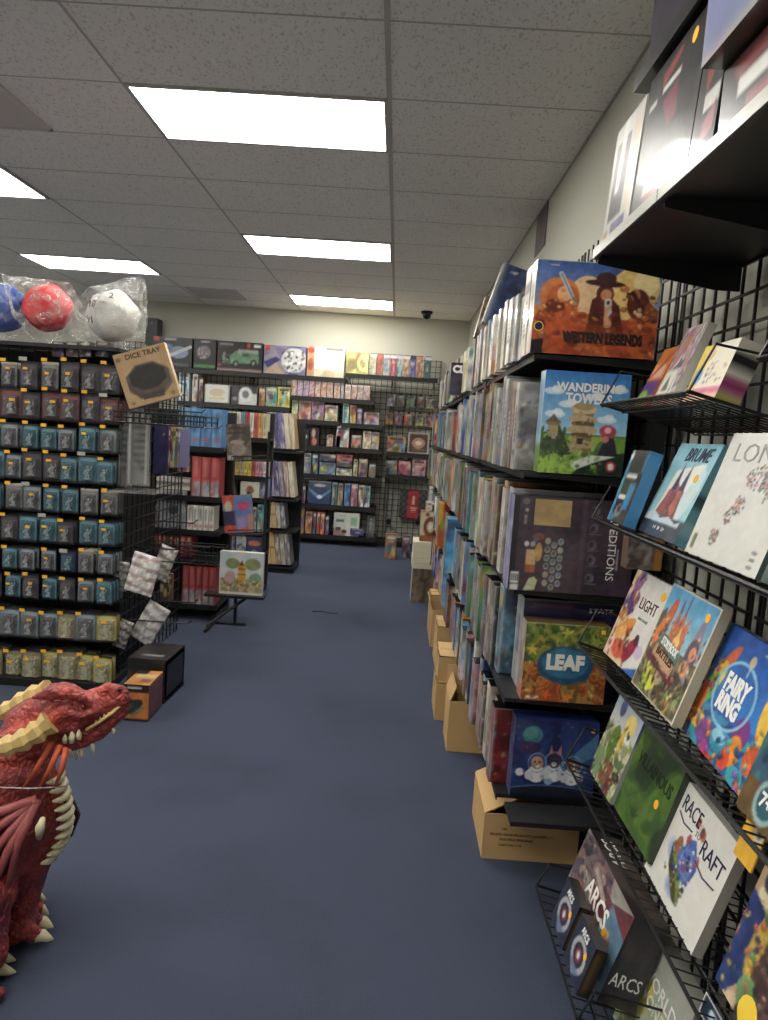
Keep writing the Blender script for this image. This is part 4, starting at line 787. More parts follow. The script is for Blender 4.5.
# high shelf
t = thing('high_shelf', 'high black metal shelf with pale front rail, upper right', 'shelf', (.45, 1.80, 1.915))
for k in range(3):
    ya, yb_ = [(0, -.43), (-.433, -.86), (-.863, -1.30)][k]
    p = MB(); p.box(0, yb_, -.012, .36, ya, 0).box(0, yb_, -.02, .01, ya, -.012); p.build('shelf_board', M['shelf'], t)
    p = MB(); p.box(-.003, yb_, -.018, -.0002, ya, .004); p.build('price_rail', M['lip'], t)
    q = MB()
    for yy in (ya-.006,): q.prism([(.01, yy, -.012), (.36, yy, -.012), (.36, yy, -.075), (.30, yy, -.075), (.01, yy, -.03)], (0, .004, 0))
    q.build('bracket', M['shelf'], t)
def hi(name, y, w, h, d, art, label, z=1.918, x=.462, th=.06, base=(30, 30, 32), **kw):
    o = link(name, box_mesh(name, w, d, h, {'front': art.out(), **kw}, base, 'gloss'), None, (x, y, z), (-th, 0, -PI/2)); return set_props(o, label, 'board game')
a = Art(34, 44, (196, 194, 186)); a.rect(.14, .16, .62, .8, (60, 52, 50)); a.rect(.18, .2, .4, .6, (96, 86, 84)); a.poly([(.3, .0), (.5, 0), (.4, .6), (.25, .6)], (214, 214, 208)); a.rect(.3, .84, .8, .93, (96, 84, 130)); a.rect(.05, .86, .22, .94, (176, 140, 96)); a.rect(.72, .1, .92, .85, (214, 176, 130), .6)
hi('board_game', 1.79, .20, .27, .10, a, 'white framed game box at the far end of the high shelf', base=(190, 188, 180), left=flat((196, 194, 186)))
a = Art(50, 50, (40, 40, 42)); a.mottle(2, [(40, 40, 42), (50, 50, 52)], 3, .7); a.poly([(.3, .1), (.62, .05), (.58, .12), (.3, .2)], (150, 60, 56)); a.rect(.32, .2, .62, .24, (200, 200, 196)); a.poly([(.35, .3), (.6, .26), (.64, .5), (.5, .52)], (130, 50, 70)); a.rect(.08, .22, .22, .26, (190, 190, 186)); a.rect(.2, .82, .6, .88, (176, 160, 150)); a.poly([(.2, .9), (.6, .88), (.6, .94), (.3, .95)], (150, 50, 50)); a.poly([(.2, .78), (.3, .7), (.36, .82)], (200, 196, 190))
o = hi('board_game', 1.575, .295, .285, .08, a, 'black glossy game box with red figure and orange sticker on the high shelf', base=(36, 36, 38)); sticker(o, .235, .255, .013)
a = Art(50, 50, (44, 42, 44)); a.mottle(2, [(44, 42, 44), (60, 56, 58)], 5, .7); a.poly([(.3, .5), (.5, .2), (.9, .1), (.7, .45), (.4, .62)], (160, 70, 64)); a.ell(.4, .5, .1, .1, (140, 60, 50)); a.rect(.1, .1, .35, .15, (170, 170, 168)); a.rect(.35, .62, .95, .72, (206, 206, 200)); a.poly([(.4, .78), (.9, .7), (.85, .86), (.4, .9)], (150, 90, 96))
hi('board_game', 1.275, .095, .285, .08, a, 'narrow black glossy game box with a red creature on the high shelf', base=(36, 36, 38))
# lying boxes on top
vbox('board_game', .16, .36, .03, {'front': Art(6, 3, (26, 26, 28)).out(), 'left': flat((24, 24, 26)), 'bottom': flat((20, 20, 22))}, (26, 26, 28), (.465, 1.29, 2.214), (0, 0, 0), 'flat black box lying on top of the black game boxes on the high shelf')
vbox('board_game', .18, .30, .17, {'front': Art(10, 10, (52, 44, 62)).mottle(2, [(46, 40, 56), (60, 50, 70)], 3, .8).out(), 'left': Art(10, 10, (44, 38, 54)).mottle(2, [(40, 36, 50), (52, 44, 62)], 3, .8).out()}, (44, 38, 54), (.485, 1.33, 2.247), (0, 0, 0), 'dark purple box on top of the flat black box, touching the top of the picture')
vbox('board_game', .22, .30, .26, {'front': Art(8, 8, (120, 126, 150)).mottle(2, [(60, 90, 150), (150, 150, 160)], 3, .8).out(), 'left': Art(24, 20, (120, 130, 170)).mottle(2, [(90, 116, 176), (150, 150, 176), (120, 130, 170)], 4, .9).rect(.0, .93, 1, 1, (170, 160, 150)).out(), 'bottom': Art(10, 10, (60, 56, 44)).mottle(2, [(50, 46, 36), (84, 74, 40)], 3, .8).out()}, (90, 90, 110), (.43, .87, 2.03), (0, 0, 0), 'pale blue box jutting out at the upper right corner of the picture')
vbox('board_game', .2, .29, .105, {'front': flat((60, 56, 60)), 'left': Art(40, 14, (48, 46, 48)).mottle(2, [(44, 42, 44), (66, 60, 62)], 5, .7).poly([(.1, .1), (.6, 0), (.5, .3), (.2, .35)], (150, 66, 62)).rect(.2, .35, .8, .58, (206, 206, 200)).rect(.3, .66, .7, .9, (150, 90, 96)).out()}, (50, 48, 50), (.464, .875, 1.919), (0, 0, 0), 'low black game box with white lettering underneath the pale blue corner box')

# ------------------------------------------------------------------ back wall
YS = 8.86
GB = grid_mesh(.60, 2.42, .073, .0034, 'gridwall_back')
for i in range(7):
    o = link('gridwall_panel', GB, None, (.53-.615*(i+1), 9.335, 0)); set_props(o, f'black wire gridwall panel on the back wall, {ordn(i+1)} from the right', 'wire panel', 'wire panels on the back wall')
MB().box(0, 0, 0, 2.6, .3, .07).build('kick_plinth', M['black'], None, (-2.35, 9.02, 0))
set_props(bpy.data.objects['kick_plinth'], 'low black plinth along the foot of the back wall display', 'plinth')
def zpx(cx, yb, y=YS): return at(cx, yb, y=y).z
def bshelf(xa, xb, cy, label, y=YS, depth=.42, br=True):
    p, q = at(xa, cy, y=y), at(xb, cy, y=y); z = at((xa+xb)/2, cy, y=y).z
    b = MB(); w = q.x-p.x; b.box(0, 0, -.02, w, depth, 0); b.box(0, -.004, -.055, w, 0, .0)
    for f in ((.02, .5, .97) if br else ()): b.prism([(w*f, .0, -.02), (w*f, depth, -.02), (w*f, depth, -.1)], (.012, 0, 0))
    set_props(b.build('metal_shelf', M['shelf'], None, (p.x, y-.01, z-.002)), label, 'shelf', 'black metal shelves on the back wall'); return z
def bitem(xa, xb, yt, yb, c, label, z=None, y=YS, d=.2, art=None, name='game_box', cat='box', group=None, rot=0, left=None, slope=.0655, sd=None, material='print', fixz=None):
    cx = (xa+xb)/2; p = at(xa, (yt+yb)/2, y=y); q = at(xb, (yt+yb)/2, y=y); h = at(cx, yt, y=y).z-at(cx, yb, y=y).z
    zz = z if z is not None else at(cx, yb, y=y).z
    art = art if art is not None else rand_front(c, max(6, int((xb-xa)*1.0)), max(8, int((yb-yt)*.9)), sd if sd is not None else int(xa*7+yt), 6)
    return vbox(name, q.x-p.x, d, h, {'front': art.out() if isinstance(art, Art) else art}, c, (p.x, y, zz+.002), (0, rot, 0), label, cat, group, material)
zT = bshelf(150, 346, 372, 'long black top shelf on the back wall under the large construction set boxes', depth=.44)
zT2 = bshelf(346, 438, 376, 'black top shelf on the back wall under the row of upright figure boxes')
z2l = bshelf(178, 290, 404, 'black shelf on the back wall with the silver disc box'); z2r = bshelf(291, 375, 398, 'black shelf on the back wall with a row of small collectible boxes')
z3 = bshelf(291, 340, 420, 'short black shelf on the back wall under small boxes, left'); z3b = bshelf(341, 383, 424, 'short black shelf on the back wall under small boxes, right')
z4 = bshelf(291, 383, 447, 'black shelf on the back wall with the skull bags'); z5 = bshelf(288, 380, 475, 'black shelf on the back wall below stacked toy boxes')
z6 = bshelf(288, 376, 505, 'black shelf on the back wall with the large blue space box'); z7 = bshelf(285, 376, 535, 'lowest black shelf on the back wall with the white helmet box', br=False)
# construction sets
a = Art(38, 30, (26, 28, 34)); a.rect(.02, .02, .16, .16, (190, 40, 40)); a.ell(.65, .5, .25, .2, (130, 150, 176), .8); a.line(.3, .7, .95, .3, .05, (170, 180, 190)); a.rect(.1, .85, .9, .95, (70, 76, 84)); a.ell(.4, .35, .1, .12, (80, 100, 130)); a.rect(.3, .04, .6, .12, (150, 150, 150))
bitem(153, 192, 335, 365, (26, 28, 34), 'black construction set box with a grey spacecraft, leftmost on the top shelf', zT, art=a)
a = Art(24, 30, (18, 20, 20)); a.ell(.45, .45, .3, .22, (120, 110, 120)); a.specks(.2, .3, .7, .62, 20, .05, [(60, 60, 60), (160, 150, 150), (90, 80, 90)], 3); a.rect(0, .84, 1, .93, (60, 130, 60)); a.rect(.3, .08, .7, .13, (150, 150, 150))
bitem(194, 216, 334, 364, (18, 20, 20), 'black box with a green stripe between the spacecraft set and the green truck set', zT, art=a, y=YS-.02)
a = Art(46, 28, (34, 26, 28)); a.poly([(.28, .5), (.4, .32), (.9, .3), (.92, .7), (.3, .75)], (96, 140, 100)); a.rect(.45, .26, .9, .38, (150, 150, 140)); a.ell(.42, .75, .07, .12, (26, 26, 26)); a.ell(.8, .7, .07, .12, (26, 26, 26)); a.ell(.42, .75, .03, .06, (130, 140, 130)); a.ell(.8, .7, .03, .06, (130, 140, 130)); a.specks(.14, .4, .3, .75, 16, .03, [(120, 140, 120), (80, 80, 80)], 4); a.rect(.65, .05, .72, .2, (190, 50, 44)); a.rect(.05, .08, .35, .16, (120, 120, 120)); a.rect(0, .9, 1, 1, (140, 120, 110)); a.ell(.06, .8, .04, .05, (180, 60, 60)); a.rect(.8, .08, .95, .18, (200, 200, 200)); a.rect(.55, .38, .7, .5, (60, 80, 66))
bitem(217.5, 262.5, 338, 367.5, (30, 26, 28), 'black construction set box with a green off-road truck on the top shelf', zT, art=a)
a = Art(44, 28, (84, 80, 130)); a.mottle(2, [(60, 66, 120), (120, 110, 140), (150, 140, 150)], 4, .8); a.rect(.04, .04, .14, .2, (200, 50, 44)); a.ell(.72, .5, .3, .42, (196, 194, 190)); a.specks(.5, .2, .95, .85, 40, .03, [(110, 110, 112), (226, 226, 222), (80, 80, 84)], 3); a.poly([(0, .6), (.3, .4), (.4, .5), (.1, .8)], (40, 50, 100)); a.poly([(0, 1), (.3, .6), (.5, 1)], (180, 150, 130))
bitem(264, 306, 342, 370.5, (80, 70, 110), 'construction set box with a white round spaceship on the top shelf', zT, art=a)
a = Art(40, 30, (226, 220, 200)); a.rect(0, 0, .2, 1, (196, 150, 110)); a.rect(.22, .2, .98, .75, (240, 238, 230)); a.rect(.5, .04, .95, .12, (110, 100, 96)); a.mottle(4, [(196, 170, 130), (226, 206, 170)], 4, .8, .2, .75, 1, 1); a.ell(.1, .15, .08, .1, (190, 60, 50)); a.ell(.1, .6, .08, .2, (180, 90, 60))  # broad white area is glare painted into the cover
bitem(307.5, 344.5, 343, 373, (214, 200, 170), 'glossy construction set box with painted-on glare on the top shelf left of the yellow game', zT, art=a, material='gloss')
a = Art(24, 22, (206, 200, 110)); a.mottle(3, [(220, 214, 130), (180, 170, 90), (150, 130, 80)], 5, .8); a.ell(.55, .3, .12, .25, (190, 110, 80)); a.ell(.3, .6, .2, .2, (140, 130, 84)); a.ring(.75, .5, .2, .3, .3, (226, 220, 150))
bitem(346.5, 368.5, 351, 372.5, (200, 194, 110), 'small yellow game box on the top shelf beside the upright figure boxes', zT2, art=a)
for i, c in enumerate([(190, 190, 150), (200, 110, 90), (150, 170, 186), (206, 70, 80), (90, 160, 186), (196, 140, 100), (100, 96, 170), (206, 130, 100), (80, 110, 116)]):
    xa = 370.5+i*6.62+(1.8 if i == 8 else 0); A = Art(6, 20, c); A.mottle(3, [c, tuple(np.array(c)*.7), (206, 196, 180)], i, .8); A.rect(0, 0, 1, .05, (60, 60, 64)); A.rect(0, .06, 1, .2, [(196, 200, 200), (200, 110, 90), (206, 200, 206), (230, 230, 226), (226, 190, 200), (220, 220, 210), (60, 60, 70), (206, 140, 90), (210, 214, 214)][i])
    bitem(xa, xa+6.0, 351.5+i*.35, 373+i*.4, c, f'upright {cname(c)} figure box on the top shelf, {ordn(i+1)} of the nine from the left', zT2, art=A, d=.14, group='nine upright figure boxes on the back top shelf')
# second row left
for xa, xb, yt, yb, c, lab, ar in [(178, 189, 372, 402, (170, 190, 206), 'pale blue box on the second back shelf behind the dice tray', None), (192.5, 197.5, 375, 402, (216, 214, 206), 'narrow white box standing upright left of the framed pale box', None),
        (199, 203, 378, 402, (110, 70, 66), 'narrow maroon box beside the framed pale box', None), (204.5, 229.5, 384, 402.5, (196, 196, 186), 'pale framed box with faded picture on the second back shelf', 1),
        (231.5, 257, 384.5, 403, (150, 152, 156), 'grey box with a silver disc on the second back shelf', 2), (259, 265, 386, 404, (170, 110, 60), 'orange brown box right of the silver disc box', None),
        (266, 277, 386, 405, (130, 150, 110), 'green and blue small game beside the orange brown box', None), (278, 290, 385, 405, (196, 186, 90), 'yellow and green small game at the right end of the second back shelf', None)]:
    A = None
    if ar == 1: A = Art(26, 18, (120, 116, 110)); A.rect(.05, .06, .95, .94, (206, 208, 200)); A.ell(.5, .45, .3, .2, (200, 170, 140), .8); A.rect(.2, .7, .8, .8, (206, 190, 120))
    if ar == 2: A = Art(26, 18, (60, 60, 62)); A.rect(.3, .4, 1, 1, (190, 194, 190)); A.ell(.55, .45, .25, .38, (206, 210, 210)); A.ell(.55, .45, .13, .2, (110, 114, 116)); A.ell(.15, .7, .1, .1, (140, 130, 130))
    bitem(xa, xb, yt, yb, c, lab, z2l, art=A, d=.18)
for i in range(13):
    xa = 291.5+[0, 6.1, 12, 17.9, 23.8, 29.7, 35.6, 42.7, 49.6, 53.7, 60, 66, 72][i]; w = [5.5, 5.3, 5.3, 5.3, 5.3, 5.3, 6, 6.2, 2.8, 5.6, 5.4, 5.6, 6.6][i]
    c = [(196, 110, 70), (150, 110, 160), (140, 104, 160), (196, 90, 110), (210, 130, 90), (206, 120, 80), (206, 140, 110), (196, 130, 96), (150, 150, 150), (196, 150, 120), (190, 120, 100), (180, 140, 120), (190, 130, 110)][i]
    A = Art(6, 14, c); A.mottle(4, [c, (230, 220, 206), tuple(np.array(c)*.6), (206, 196, 210)], i, .9); A.rect(0, 0, 1, .12, (220, 214, 206))
    bitem(xa, xa+w, 378.5+i*.3+(2 if i > 8 else 0), 394.5+i*.33, c, f'small {cname(c)} collectible box, {ordn(i+1)} from the left in the row below the top shelf', z2r, art=A, d=.13, group='small collectible boxes in a row on the back wall')
def blist(lst, z, y=YS, d=.18, cat='box'):
    for r in lst: bitem(r[0], r[1], r[2], r[3], r[4], r[5], z, y=y, d=d, art=r[6] if len(r) > 6 else None)
blist([(292, 298, 398, 416.5, (170, 186, 150), 'pale green upright box at the left of the third back shelf'), (299, 311, 399, 417.5, (190, 130, 110), 'orange and violet picture box on the third back shelf'),
       (311.8, 324, 400, 418.5, (150, 110, 140), 'violet picture box beside the orange one on the third back shelf'), (325, 337.5, 404, 419.5, (206, 200, 180), 'striped cream box on the third back shelf')], z3)
blist([(343, 349, 402, 422, (150, 190, 190), 'pale teal upright box on the third back shelf, right half'), (350, 356, 404, 422, (196, 150, 70), 'yellow and red box right of the pale teal box'), (357, 362, 408, 423, (96, 90, 140), 'small blue violet box in the gap on the third back shelf'),
       (364, 379, 412, 424, (170, 140, 150), 'low pink grey box at the right end of the third back shelf')], z3b)
a1 = Art(16, 14, (28, 30, 44)); a1.ell(.6, .45, .25, .15, (196, 200, 206)); a1.ell(.5, .35, .06, .06, (28, 30, 44)); a1.ell(.7, .35, .06, .06, (28, 30, 44)); a1.ell(.55, .85, .25, .08, (90, 100, 150))
a2 = Art(12, 14, (40, 28, 36)); a2.ell(.4, .3, .2, .25, (196, 150, 130)); a2.ell(.5, .75, .25, .2, (200, 110, 90)); a2.ell(.6, .5, .1, .1, (40, 30, 40))
blist([(296, 309, 429, 444, (28, 30, 44), 'dark blue bag with a white skull face on the fourth back shelf', a1), (310, 319, 428, 445, (44, 30, 40), 'black and pink bag beside the skull bag', a2), (327, 333, 434, 445.5, (190, 160, 140), 'tiny beige figure package on the fourth back shelf'),
       (337, 341.5, 413, 424, (176, 180, 196), 'small pale blue box perched above the white box stack'), (336.5, 349, 424.5, 446, (206, 206, 196), 'white box stack with fine print on the fourth back shelf'), (351.5, 361.5, 434, 447, (130, 104, 100), 'small brown box right of the white box stack'),
       (363, 371, 430, 447.5, (220, 214, 170), 'cream box at the right end of the fourth back shelf'), (371.5, 379, 431, 448, (170, 176, 170), 'grey green box touching the cream box at the right end')], z4)
blist([(290, 298, 449, 471, (150, 60, 56), 'red and dark box at the left of the fifth back shelf'), (299, 303.5, 452, 472, (110, 110, 110), 'narrow grey box beside the red one'), (304, 311, 452, 472, (150, 156, 160), 'silver and black box on the fifth back shelf'), (312, 318, 453, 473, (50, 54, 60), 'dark upright box on the fifth back shelf'),
       (319.5, 335.5, 461, 473, (110, 130, 160), 'lower picture box of the left stack on the fifth back shelf')], z5)
bitem(319.5, 335.5, 454, 461, (60, 64, 80), 'upper dark box of the left stack on the fifth back shelf', zpx(327, 461.3), sd=5)
bitem(336.5, 352, 467.5, 474.5, (206, 200, 196), 'lowest white and red box of the right stack on the fifth back shelf', z5, sd=7)
bitem(336.5, 352, 461.5, 467, (110, 90, 80), 'middle brown box of the right stack on the fifth back shelf', zpx(344, 467), sd=8)
bitem(336.5, 352.5, 454.8, 461, (206, 120, 110), 'upper red and white box of the right stack on the fifth back shelf', zpx(344, 461), sd=9)
blist([(353.5, 357.5, 458, 475, (190, 190, 160), 'narrow pale box beside the brown tumbler box'), (359, 367.5, 457, 475, (140, 116, 96), 'brown round-cornered box on the fifth back shelf'), (369, 375.5, 464, 477, (120, 120, 130), 'grey figure package at the right end of the fifth back shelf')], z5)
a = Art(24, 24, (52, 74, 110)); a.vgrad((70, 80, 96), (36, 60, 104)); a.poly([(.0, .3), (.5, .65), (1, .3), (1, .4), (.5, .8), (0, .4)], (110, 140, 176)); a.ell(.5, .68, .12, .08, (210, 224, 236)); a.ell(.5, .2, .25, .06, (190, 190, 190)); a.rect(0, 0, 1, .05, (150, 156, 160))
blist([(293.5, 301, 478, 501, (110, 84, 140), 'purple upright box at the left of the sixth back shelf'), (302, 305.5, 485, 502, (84, 60, 90), 'narrow dark violet box beside the purple one'), (308.5, 331, 480, 503, (48, 70, 108), 'large blue space battle box on the sixth back shelf', a),
       (332, 337, 481, 503.5, (110, 150, 170), 'teal blue upright box right of the space battle box'), (338, 343, 482, 504, (150, 140, 120), 'taupe upright box on the sixth back shelf'), (344.5, 350, 482, 504.5, (90, 150, 206), 'bright sky blue upright box on the sixth back shelf'), (351, 357.5, 482.5, 505, (150, 110, 120), 'mauve upright box on the sixth back shelf'),
       (358.5, 364, 484, 505.5, (214, 212, 206), 'white upright box with a dark figure on the sixth back shelf'), (364.5, 370, 485, 506, (200, 206, 200), 'white upright box at the right end of the sixth back shelf')], z6)
a = Art(30, 24, (190, 196, 184)); a.rect(.5, 0, 1, 1, (206, 210, 196)); a.rect(.66, .2, .9, .55, (150, 190, 150)); a.rect(.1, .3, .4, .4, (80, 90, 90)); a.ell(.2, .7, .1, .08, (60, 40, 50)); a.ell(.42, .8, .1, .08, (60, 40, 50)); a.poly([(0, .7), (.1, .6), (.5, .95), (.4, 1), (0, 1)], (120, 60, 60), .6)
blist([(286, 295, 503, 531, (36, 48, 84), 'navy upright box at the left of the lowest back shelf'), (296.5, 304, 505, 533, (196, 156, 110), 'tan cardboard box standing upright on the lowest back shelf'), (305.5, 312, 510, 531.5, (190, 130, 90), 'orange and green upright box on the lowest back shelf'), (313, 316, 510, 532, (84, 74, 96), 'narrow grey violet box on the lowest back shelf'),
       (316.8, 320, 510, 532, (180, 60, 54), 'narrow red box on the lowest back shelf'), (320.6, 324.5, 510, 532, (190, 90, 60), 'narrow orange red box on the lowest back shelf'), (325.5, 329, 513, 532, (70, 80, 90), 'dark narrow box on the lowest back shelf'),
       (334, 359.5, 508, 531, (200, 206, 190), 'white box with a helmet picture on the lowest back shelf', a)], z7)
o = thing('clear_figure_case', 'clear plastic case with a grey figure at the right end of the lowest back shelf', 'figure case', (at(370, 535, y=YS).x, YS+.08, z7+.002))
MB().box(-.05, -.05, 0, .05, .05, .26).build('case', M['sleeve'], o)
b = MB(); b.tube([(0, 0, .01), (0, 0, .1), (.01, 0, .16), (0, 0, .2)], [.02, .03, .035, .01], 8).ball((0, 0, .21), .02, 8, 6); b.build('figure', M['matte'] if False else mat('grey_resin', (120, 130, 132)), o, smooth=True)
bitem(350, 364, 530, 536, (60, 50, 110), 'purple package lying in front of the white helmet box', zpx(356, 535, YS-.05), y=YS-.06, sd=3, d=.05)
# right part: packs on hooks
def hookpack(xa, xb, yt, yb, c, lab, art=None, y=9.2):
    cx = (xa+xb)/2; p = at(xa, yb, y=y); q = at(xb, yb, y=y); h = at(cx, yt, y=y).z-at(cx, yb, y=y).z
    t = vbox('hanging_pack', q.x-p.x, .05, h, {'front': rand_front(c, 8, 10, int(xa*3+yt), 5)}, c, (p.x, y, p.z), (0, 0, 0), lab, 'package', 'small packages hanging on the back wall hooks', 'print')
    w = q.x-p.x
    MB().tube([(w/2, -.03, h+.012), (w/2, .125, h+.012)], .004, 5).build('hook', M['wire'], t)
    link('hang_tab', box_mesh('hang_tab', .03, .004, .03, {'front': flat((30, 30, 30))}, (30, 30, 30), 'print'), t, (w/2-.015, .02, h-.004))
for i, c in enumerate([(196, 200, 206), (84, 90, 90), (150, 180, 150), (120, 84, 70), (170, 170, 160)]): hookpack(387.3+i*9.7, 394.6+i*9.7, 394.5+i*.5, 406+i*.6, c, f'{cname(c)} small package in the upper hook row, {ordn(i+1)} from the left')
for i, c in enumerate([(206, 150, 90), (206, 140, 130), (206, 100, 80), (200, 196, 120), (196, 140, 130)]): hookpack([385.5, 394.3, 404, 415.5, 424.5][i], [392.8, 401.8, 412, 422.8, 432.5][i], 412.5+i*.5, 424+i*.6, c, f'{cname(c)} small package in the lower hook row, {ordn(i+1)} from the left')
zr = bshelf(386, 431, 453, 'short black ledge on the right of the back wall under two flat game boxes', y=9.1, depth=.2)
bitem(387, 405.5, 436, 451.5, (206, 150, 90), 'orange landscape game box on the short back ledge', zr, y=9.1, d=.06)
a = Art(22, 20, (206, 206, 196)); a.rect(.07, .07, .93, .93, (84, 60, 50)); a.ell(.5, .5, .3, .25, (190, 140, 110)); a.ell(.5, .5, .15, .1, (226, 210, 180)); a.rect(.2, .75, .8, .85, (110, 90, 70))
bitem(408, 429, 432.5, 453, (200, 200, 190), 'white framed game box with a brown picture on the short back ledge', zr, y=9.1, d=.06, art=a)
zr2 = bshelf(385, 428, 475.5, 'lower short black ledge on the right of the back wall', y=9.1, depth=.2)
for xa, xb, yt, yb, c, lab in [(386, 397, 461, 475, (104, 106, 100), 'dull grey box on the lower short ledge'), (398.5, 410.5, 461, 475, (190, 90, 90), 'red and white square box on the lower short ledge, left of its twin'), (412, 425.5, 459.5, 475.5, (196, 130, 130), 'pink and white square box at the right of the lower short ledge')]:
    bitem(xa, xb, yt, yb, c, lab, zr2, y=9.1, d=.08)
a = Art(30, 28, (54, 54, 54))
for i in range(9):
    for j in range(9):
        if (i+j) % 2: a.rect(i/9, j/9, (i+1)/9, (j+1)/9, (84, 84, 80))
a.rect(.3, -.1, .68, 1.1, (190, 44, 50)); a.rect(.46, .3, .54, .5, (226, 200, 170)); a.ell(.5, .25, .05, .06, (226, 200, 170)); a.rect(.4, .6, .62, .64, (226, 180, 170)); a.rect(.42, .68, .6, .71, (226, 180, 170)); a.rect(.43, .75, .58, .77, (226, 180, 170))
zc = at(413, 519.5, y=9.2).z
bitem(399.5, 427, 491, 518.5, (50, 50, 50), 'grey chequered chess set with a red band hanging low on the back wall', None, y=9.2, d=.1, art=a, name='chess_set', cat='chess set')
for cx, cy in ((388.5, 521), (418, 523)):
    p = at(cx, cy, y=9.31); set_props(MB().tube([(0, 0, 0), (0, -.03, 0)], [.035, .028], 12).build('grid_fixing', M['black'], None, tuple(p)), f'round black clamp on the back wire panel, {"left" if cx < 400 else "right"} one near the chess set', 'clamp')
for xa, xb, yt, yb, c, lab in [(385, 396, 534, 559, (150, 110, 96), 'figure package standing on the floor at the back, red and green'), (402, 409.5, 536, 558, (84, 96, 120), 'blue and red figure package on the floor at the back')]:
    y_ = at((xa+xb)/2, yb, z=0).y; bitem(xa, xb, yt, yb, c, lab, 0, y=y_, d=.1, name='figure_package', cat='package')
bitem(418, 425, 540, 560, (60, 64, 76), 'dark blue bag on the floor at the back beside the right shelves', 0, y=at(420, 560, z=0).y, d=.1, name='figure_package', cat='package')
bitem(145.5, 157, 318, 345, (30, 30, 34), 'black loudspeaker-like box on the back wall behind the bagged plush dice', None, y=9.1, d=.2, name='wall_speaker', cat='speaker', art=Art(10, 20, (34, 34, 38)).ell(.5, .2, .1, .05, (80, 80, 84)))

# ------------------------------------------------------------------ left: shelving unit with role playing books and manga (middle distance)
def unit(name, label, xa, xb, y, depth, ztop, lines, panel=True):
    """black gondola unit; lines: z of its boards"""
    t = thing(name, label, 'shelf unit', (xa, y, 0)); w = xb-xa
    if panel: MB().box(0, depth, .03, w, depth+.02, ztop).build('back_panel', M['black'], t)
    for xx in (0, w-.03): MB().box(xx, depth-.04, 0, xx+.03, depth, ztop).build('upright', M['black'], t)
    for xx in (0, w-.04): MB().box(xx, -.02, 0, xx+.04, depth-.04, .05).build('foot', M['black'], t)
    for z in lines:
        b = MB(); b.box(.0, 0, z-.02, w, depth-.04, z); b.box(0, -.004, z-.035, w, 0, z+.004); b.build('shelf_board', M['shelf'], t)
    return t
Y2 = 5.05
zz = lambda cx, py, y=Y2: at(cx, py, y=y).z
zA, zB, zC, zD, zE, zF = zz(200, 447), zz(205, 497), zz(180, 472.5), zz(185, 529.5), zz(180, 556.5), zz(198, 604.5)
unit('bookcase', 'black shelf unit holding blue and red role playing books, left of the aisle', at(136, 500, y=Y2).x, at(222, 500, y=Y2).x, Y2-.01, .36, 1.52, [zA, zB, zD, zE, zF])
def books(y, z, xa, xb, yt, yb, cols, what, grp, d=.16, rot=0, cat='book', name='book'):
    """spines side by side between pixels xa..xb"""
    n = len(cols); w = (xb-xa)/n
    for i, c in enumerate(cols):
        A = Art(5, 16, c); A.mottle(2, [tuple(np.array(c)*.8), c, tuple(np.clip(np.array(c)*1.15, 0, 255))], i+int(xa), .8)
        if 'white lower' in grp: A.rect(.3, .08, .7, .5, (206, 150, 140), .5); A.rect(0, .6, 1, 1, (190, 190, 190)); A.mottle(4, [(100, 130, 160), (200, 196, 190), (120, 90, 90)], i, .8, 0, .62, 1, 1)
        elif sum(c) > 330: A.rect(.3, .15, .7, .6, tuple(np.array(c)*.5), .7); A.ell(.5, .8, .35, .07, (180, 90, 80), .6)
        else: A.rect(.3, .1, .7, .55, (220, 200, 150), .6)
        A.rect(0, 0, .16, 1, tuple(np.array(c)*.45)); A.rect(.2, 0, .34, 1, tuple(np.clip(np.array(c)*1.2, 0, 255)), .7)  # dark edge painted on each spine as the shaded gap between books
        bitem(xa+i*w, xa+(i+1)*w-.25, yt, yb, c, f'{cname(c)} {what}, {ordn(i+1)} from left', z, y=y, d=d, art=A, group=grp, cat=cat, name=name, rot=rot)
books(Y2, zA, 178.5, 222, 408, 446.5, [(120, 160, 190), (84, 136, 190), (78, 130, 186), (88, 140, 192)], 'role playing book right of the clear sleeves', 'blue books on the upper shelf', cat='book')
books(Y2, zB, 191.5, 219.5, 457, 496.5, [(176, 62, 62), (180, 66, 64), (168, 58, 60)], 'boxed set under the blue books', 'white lower red boxed sets')
books(Y2, zD, 187, 214, 504, 528.5, [(206, 196, 186), (214, 210, 200), (200, 196, 190), (214, 208, 200), (206, 200, 190)], 'manga volume beside the grey magazine', 'pale manga volumes')
books(Y2, zE, 150, 192, 535, 556, [(150, 60, 60), (164, 66, 64), (140, 56, 60), (170, 70, 66), (150, 60, 62), (160, 66, 64), (150, 56, 60)], 'manga volume in low wire basket', 'red manga volumes in the low basket')
books(Y2, zF, 182, 215, 566, 604, [(160, 54, 52), (166, 58, 56), (156, 52, 52), (164, 58, 54), (158, 54, 52)], 'tall manga volume on the lowest shelf', 'tall red manga with white lower part')
bitem(152, 190, 478, 489, (190, 186, 176), 'pile of pale papers above the grey magazine', zz(170, 489.5)-.002, y=Y2+.02, d=.2, art=Art(12, 6, (196, 192, 184)).rect(0, .4, 1, .55, (50, 50, 52)), name='paper_pile', cat='papers')
a = Art(26, 32, (140, 146, 152)); a.mottle(3, [(130, 136, 142), (156, 160, 166), (120, 124, 130)], 3, .8); a.ell(.55, .5, .16, .13, (60, 64, 74)); a.rect(0, .0, 1, .06, (170, 160, 150))
bitem(157, 186, 491, 529, (140, 146, 152), 'grey magazine with a dark rose emblem on the shelf unit', zD, y=Y2-.02+.03, d=.02, art=a, name='magazine', cat='magazine')
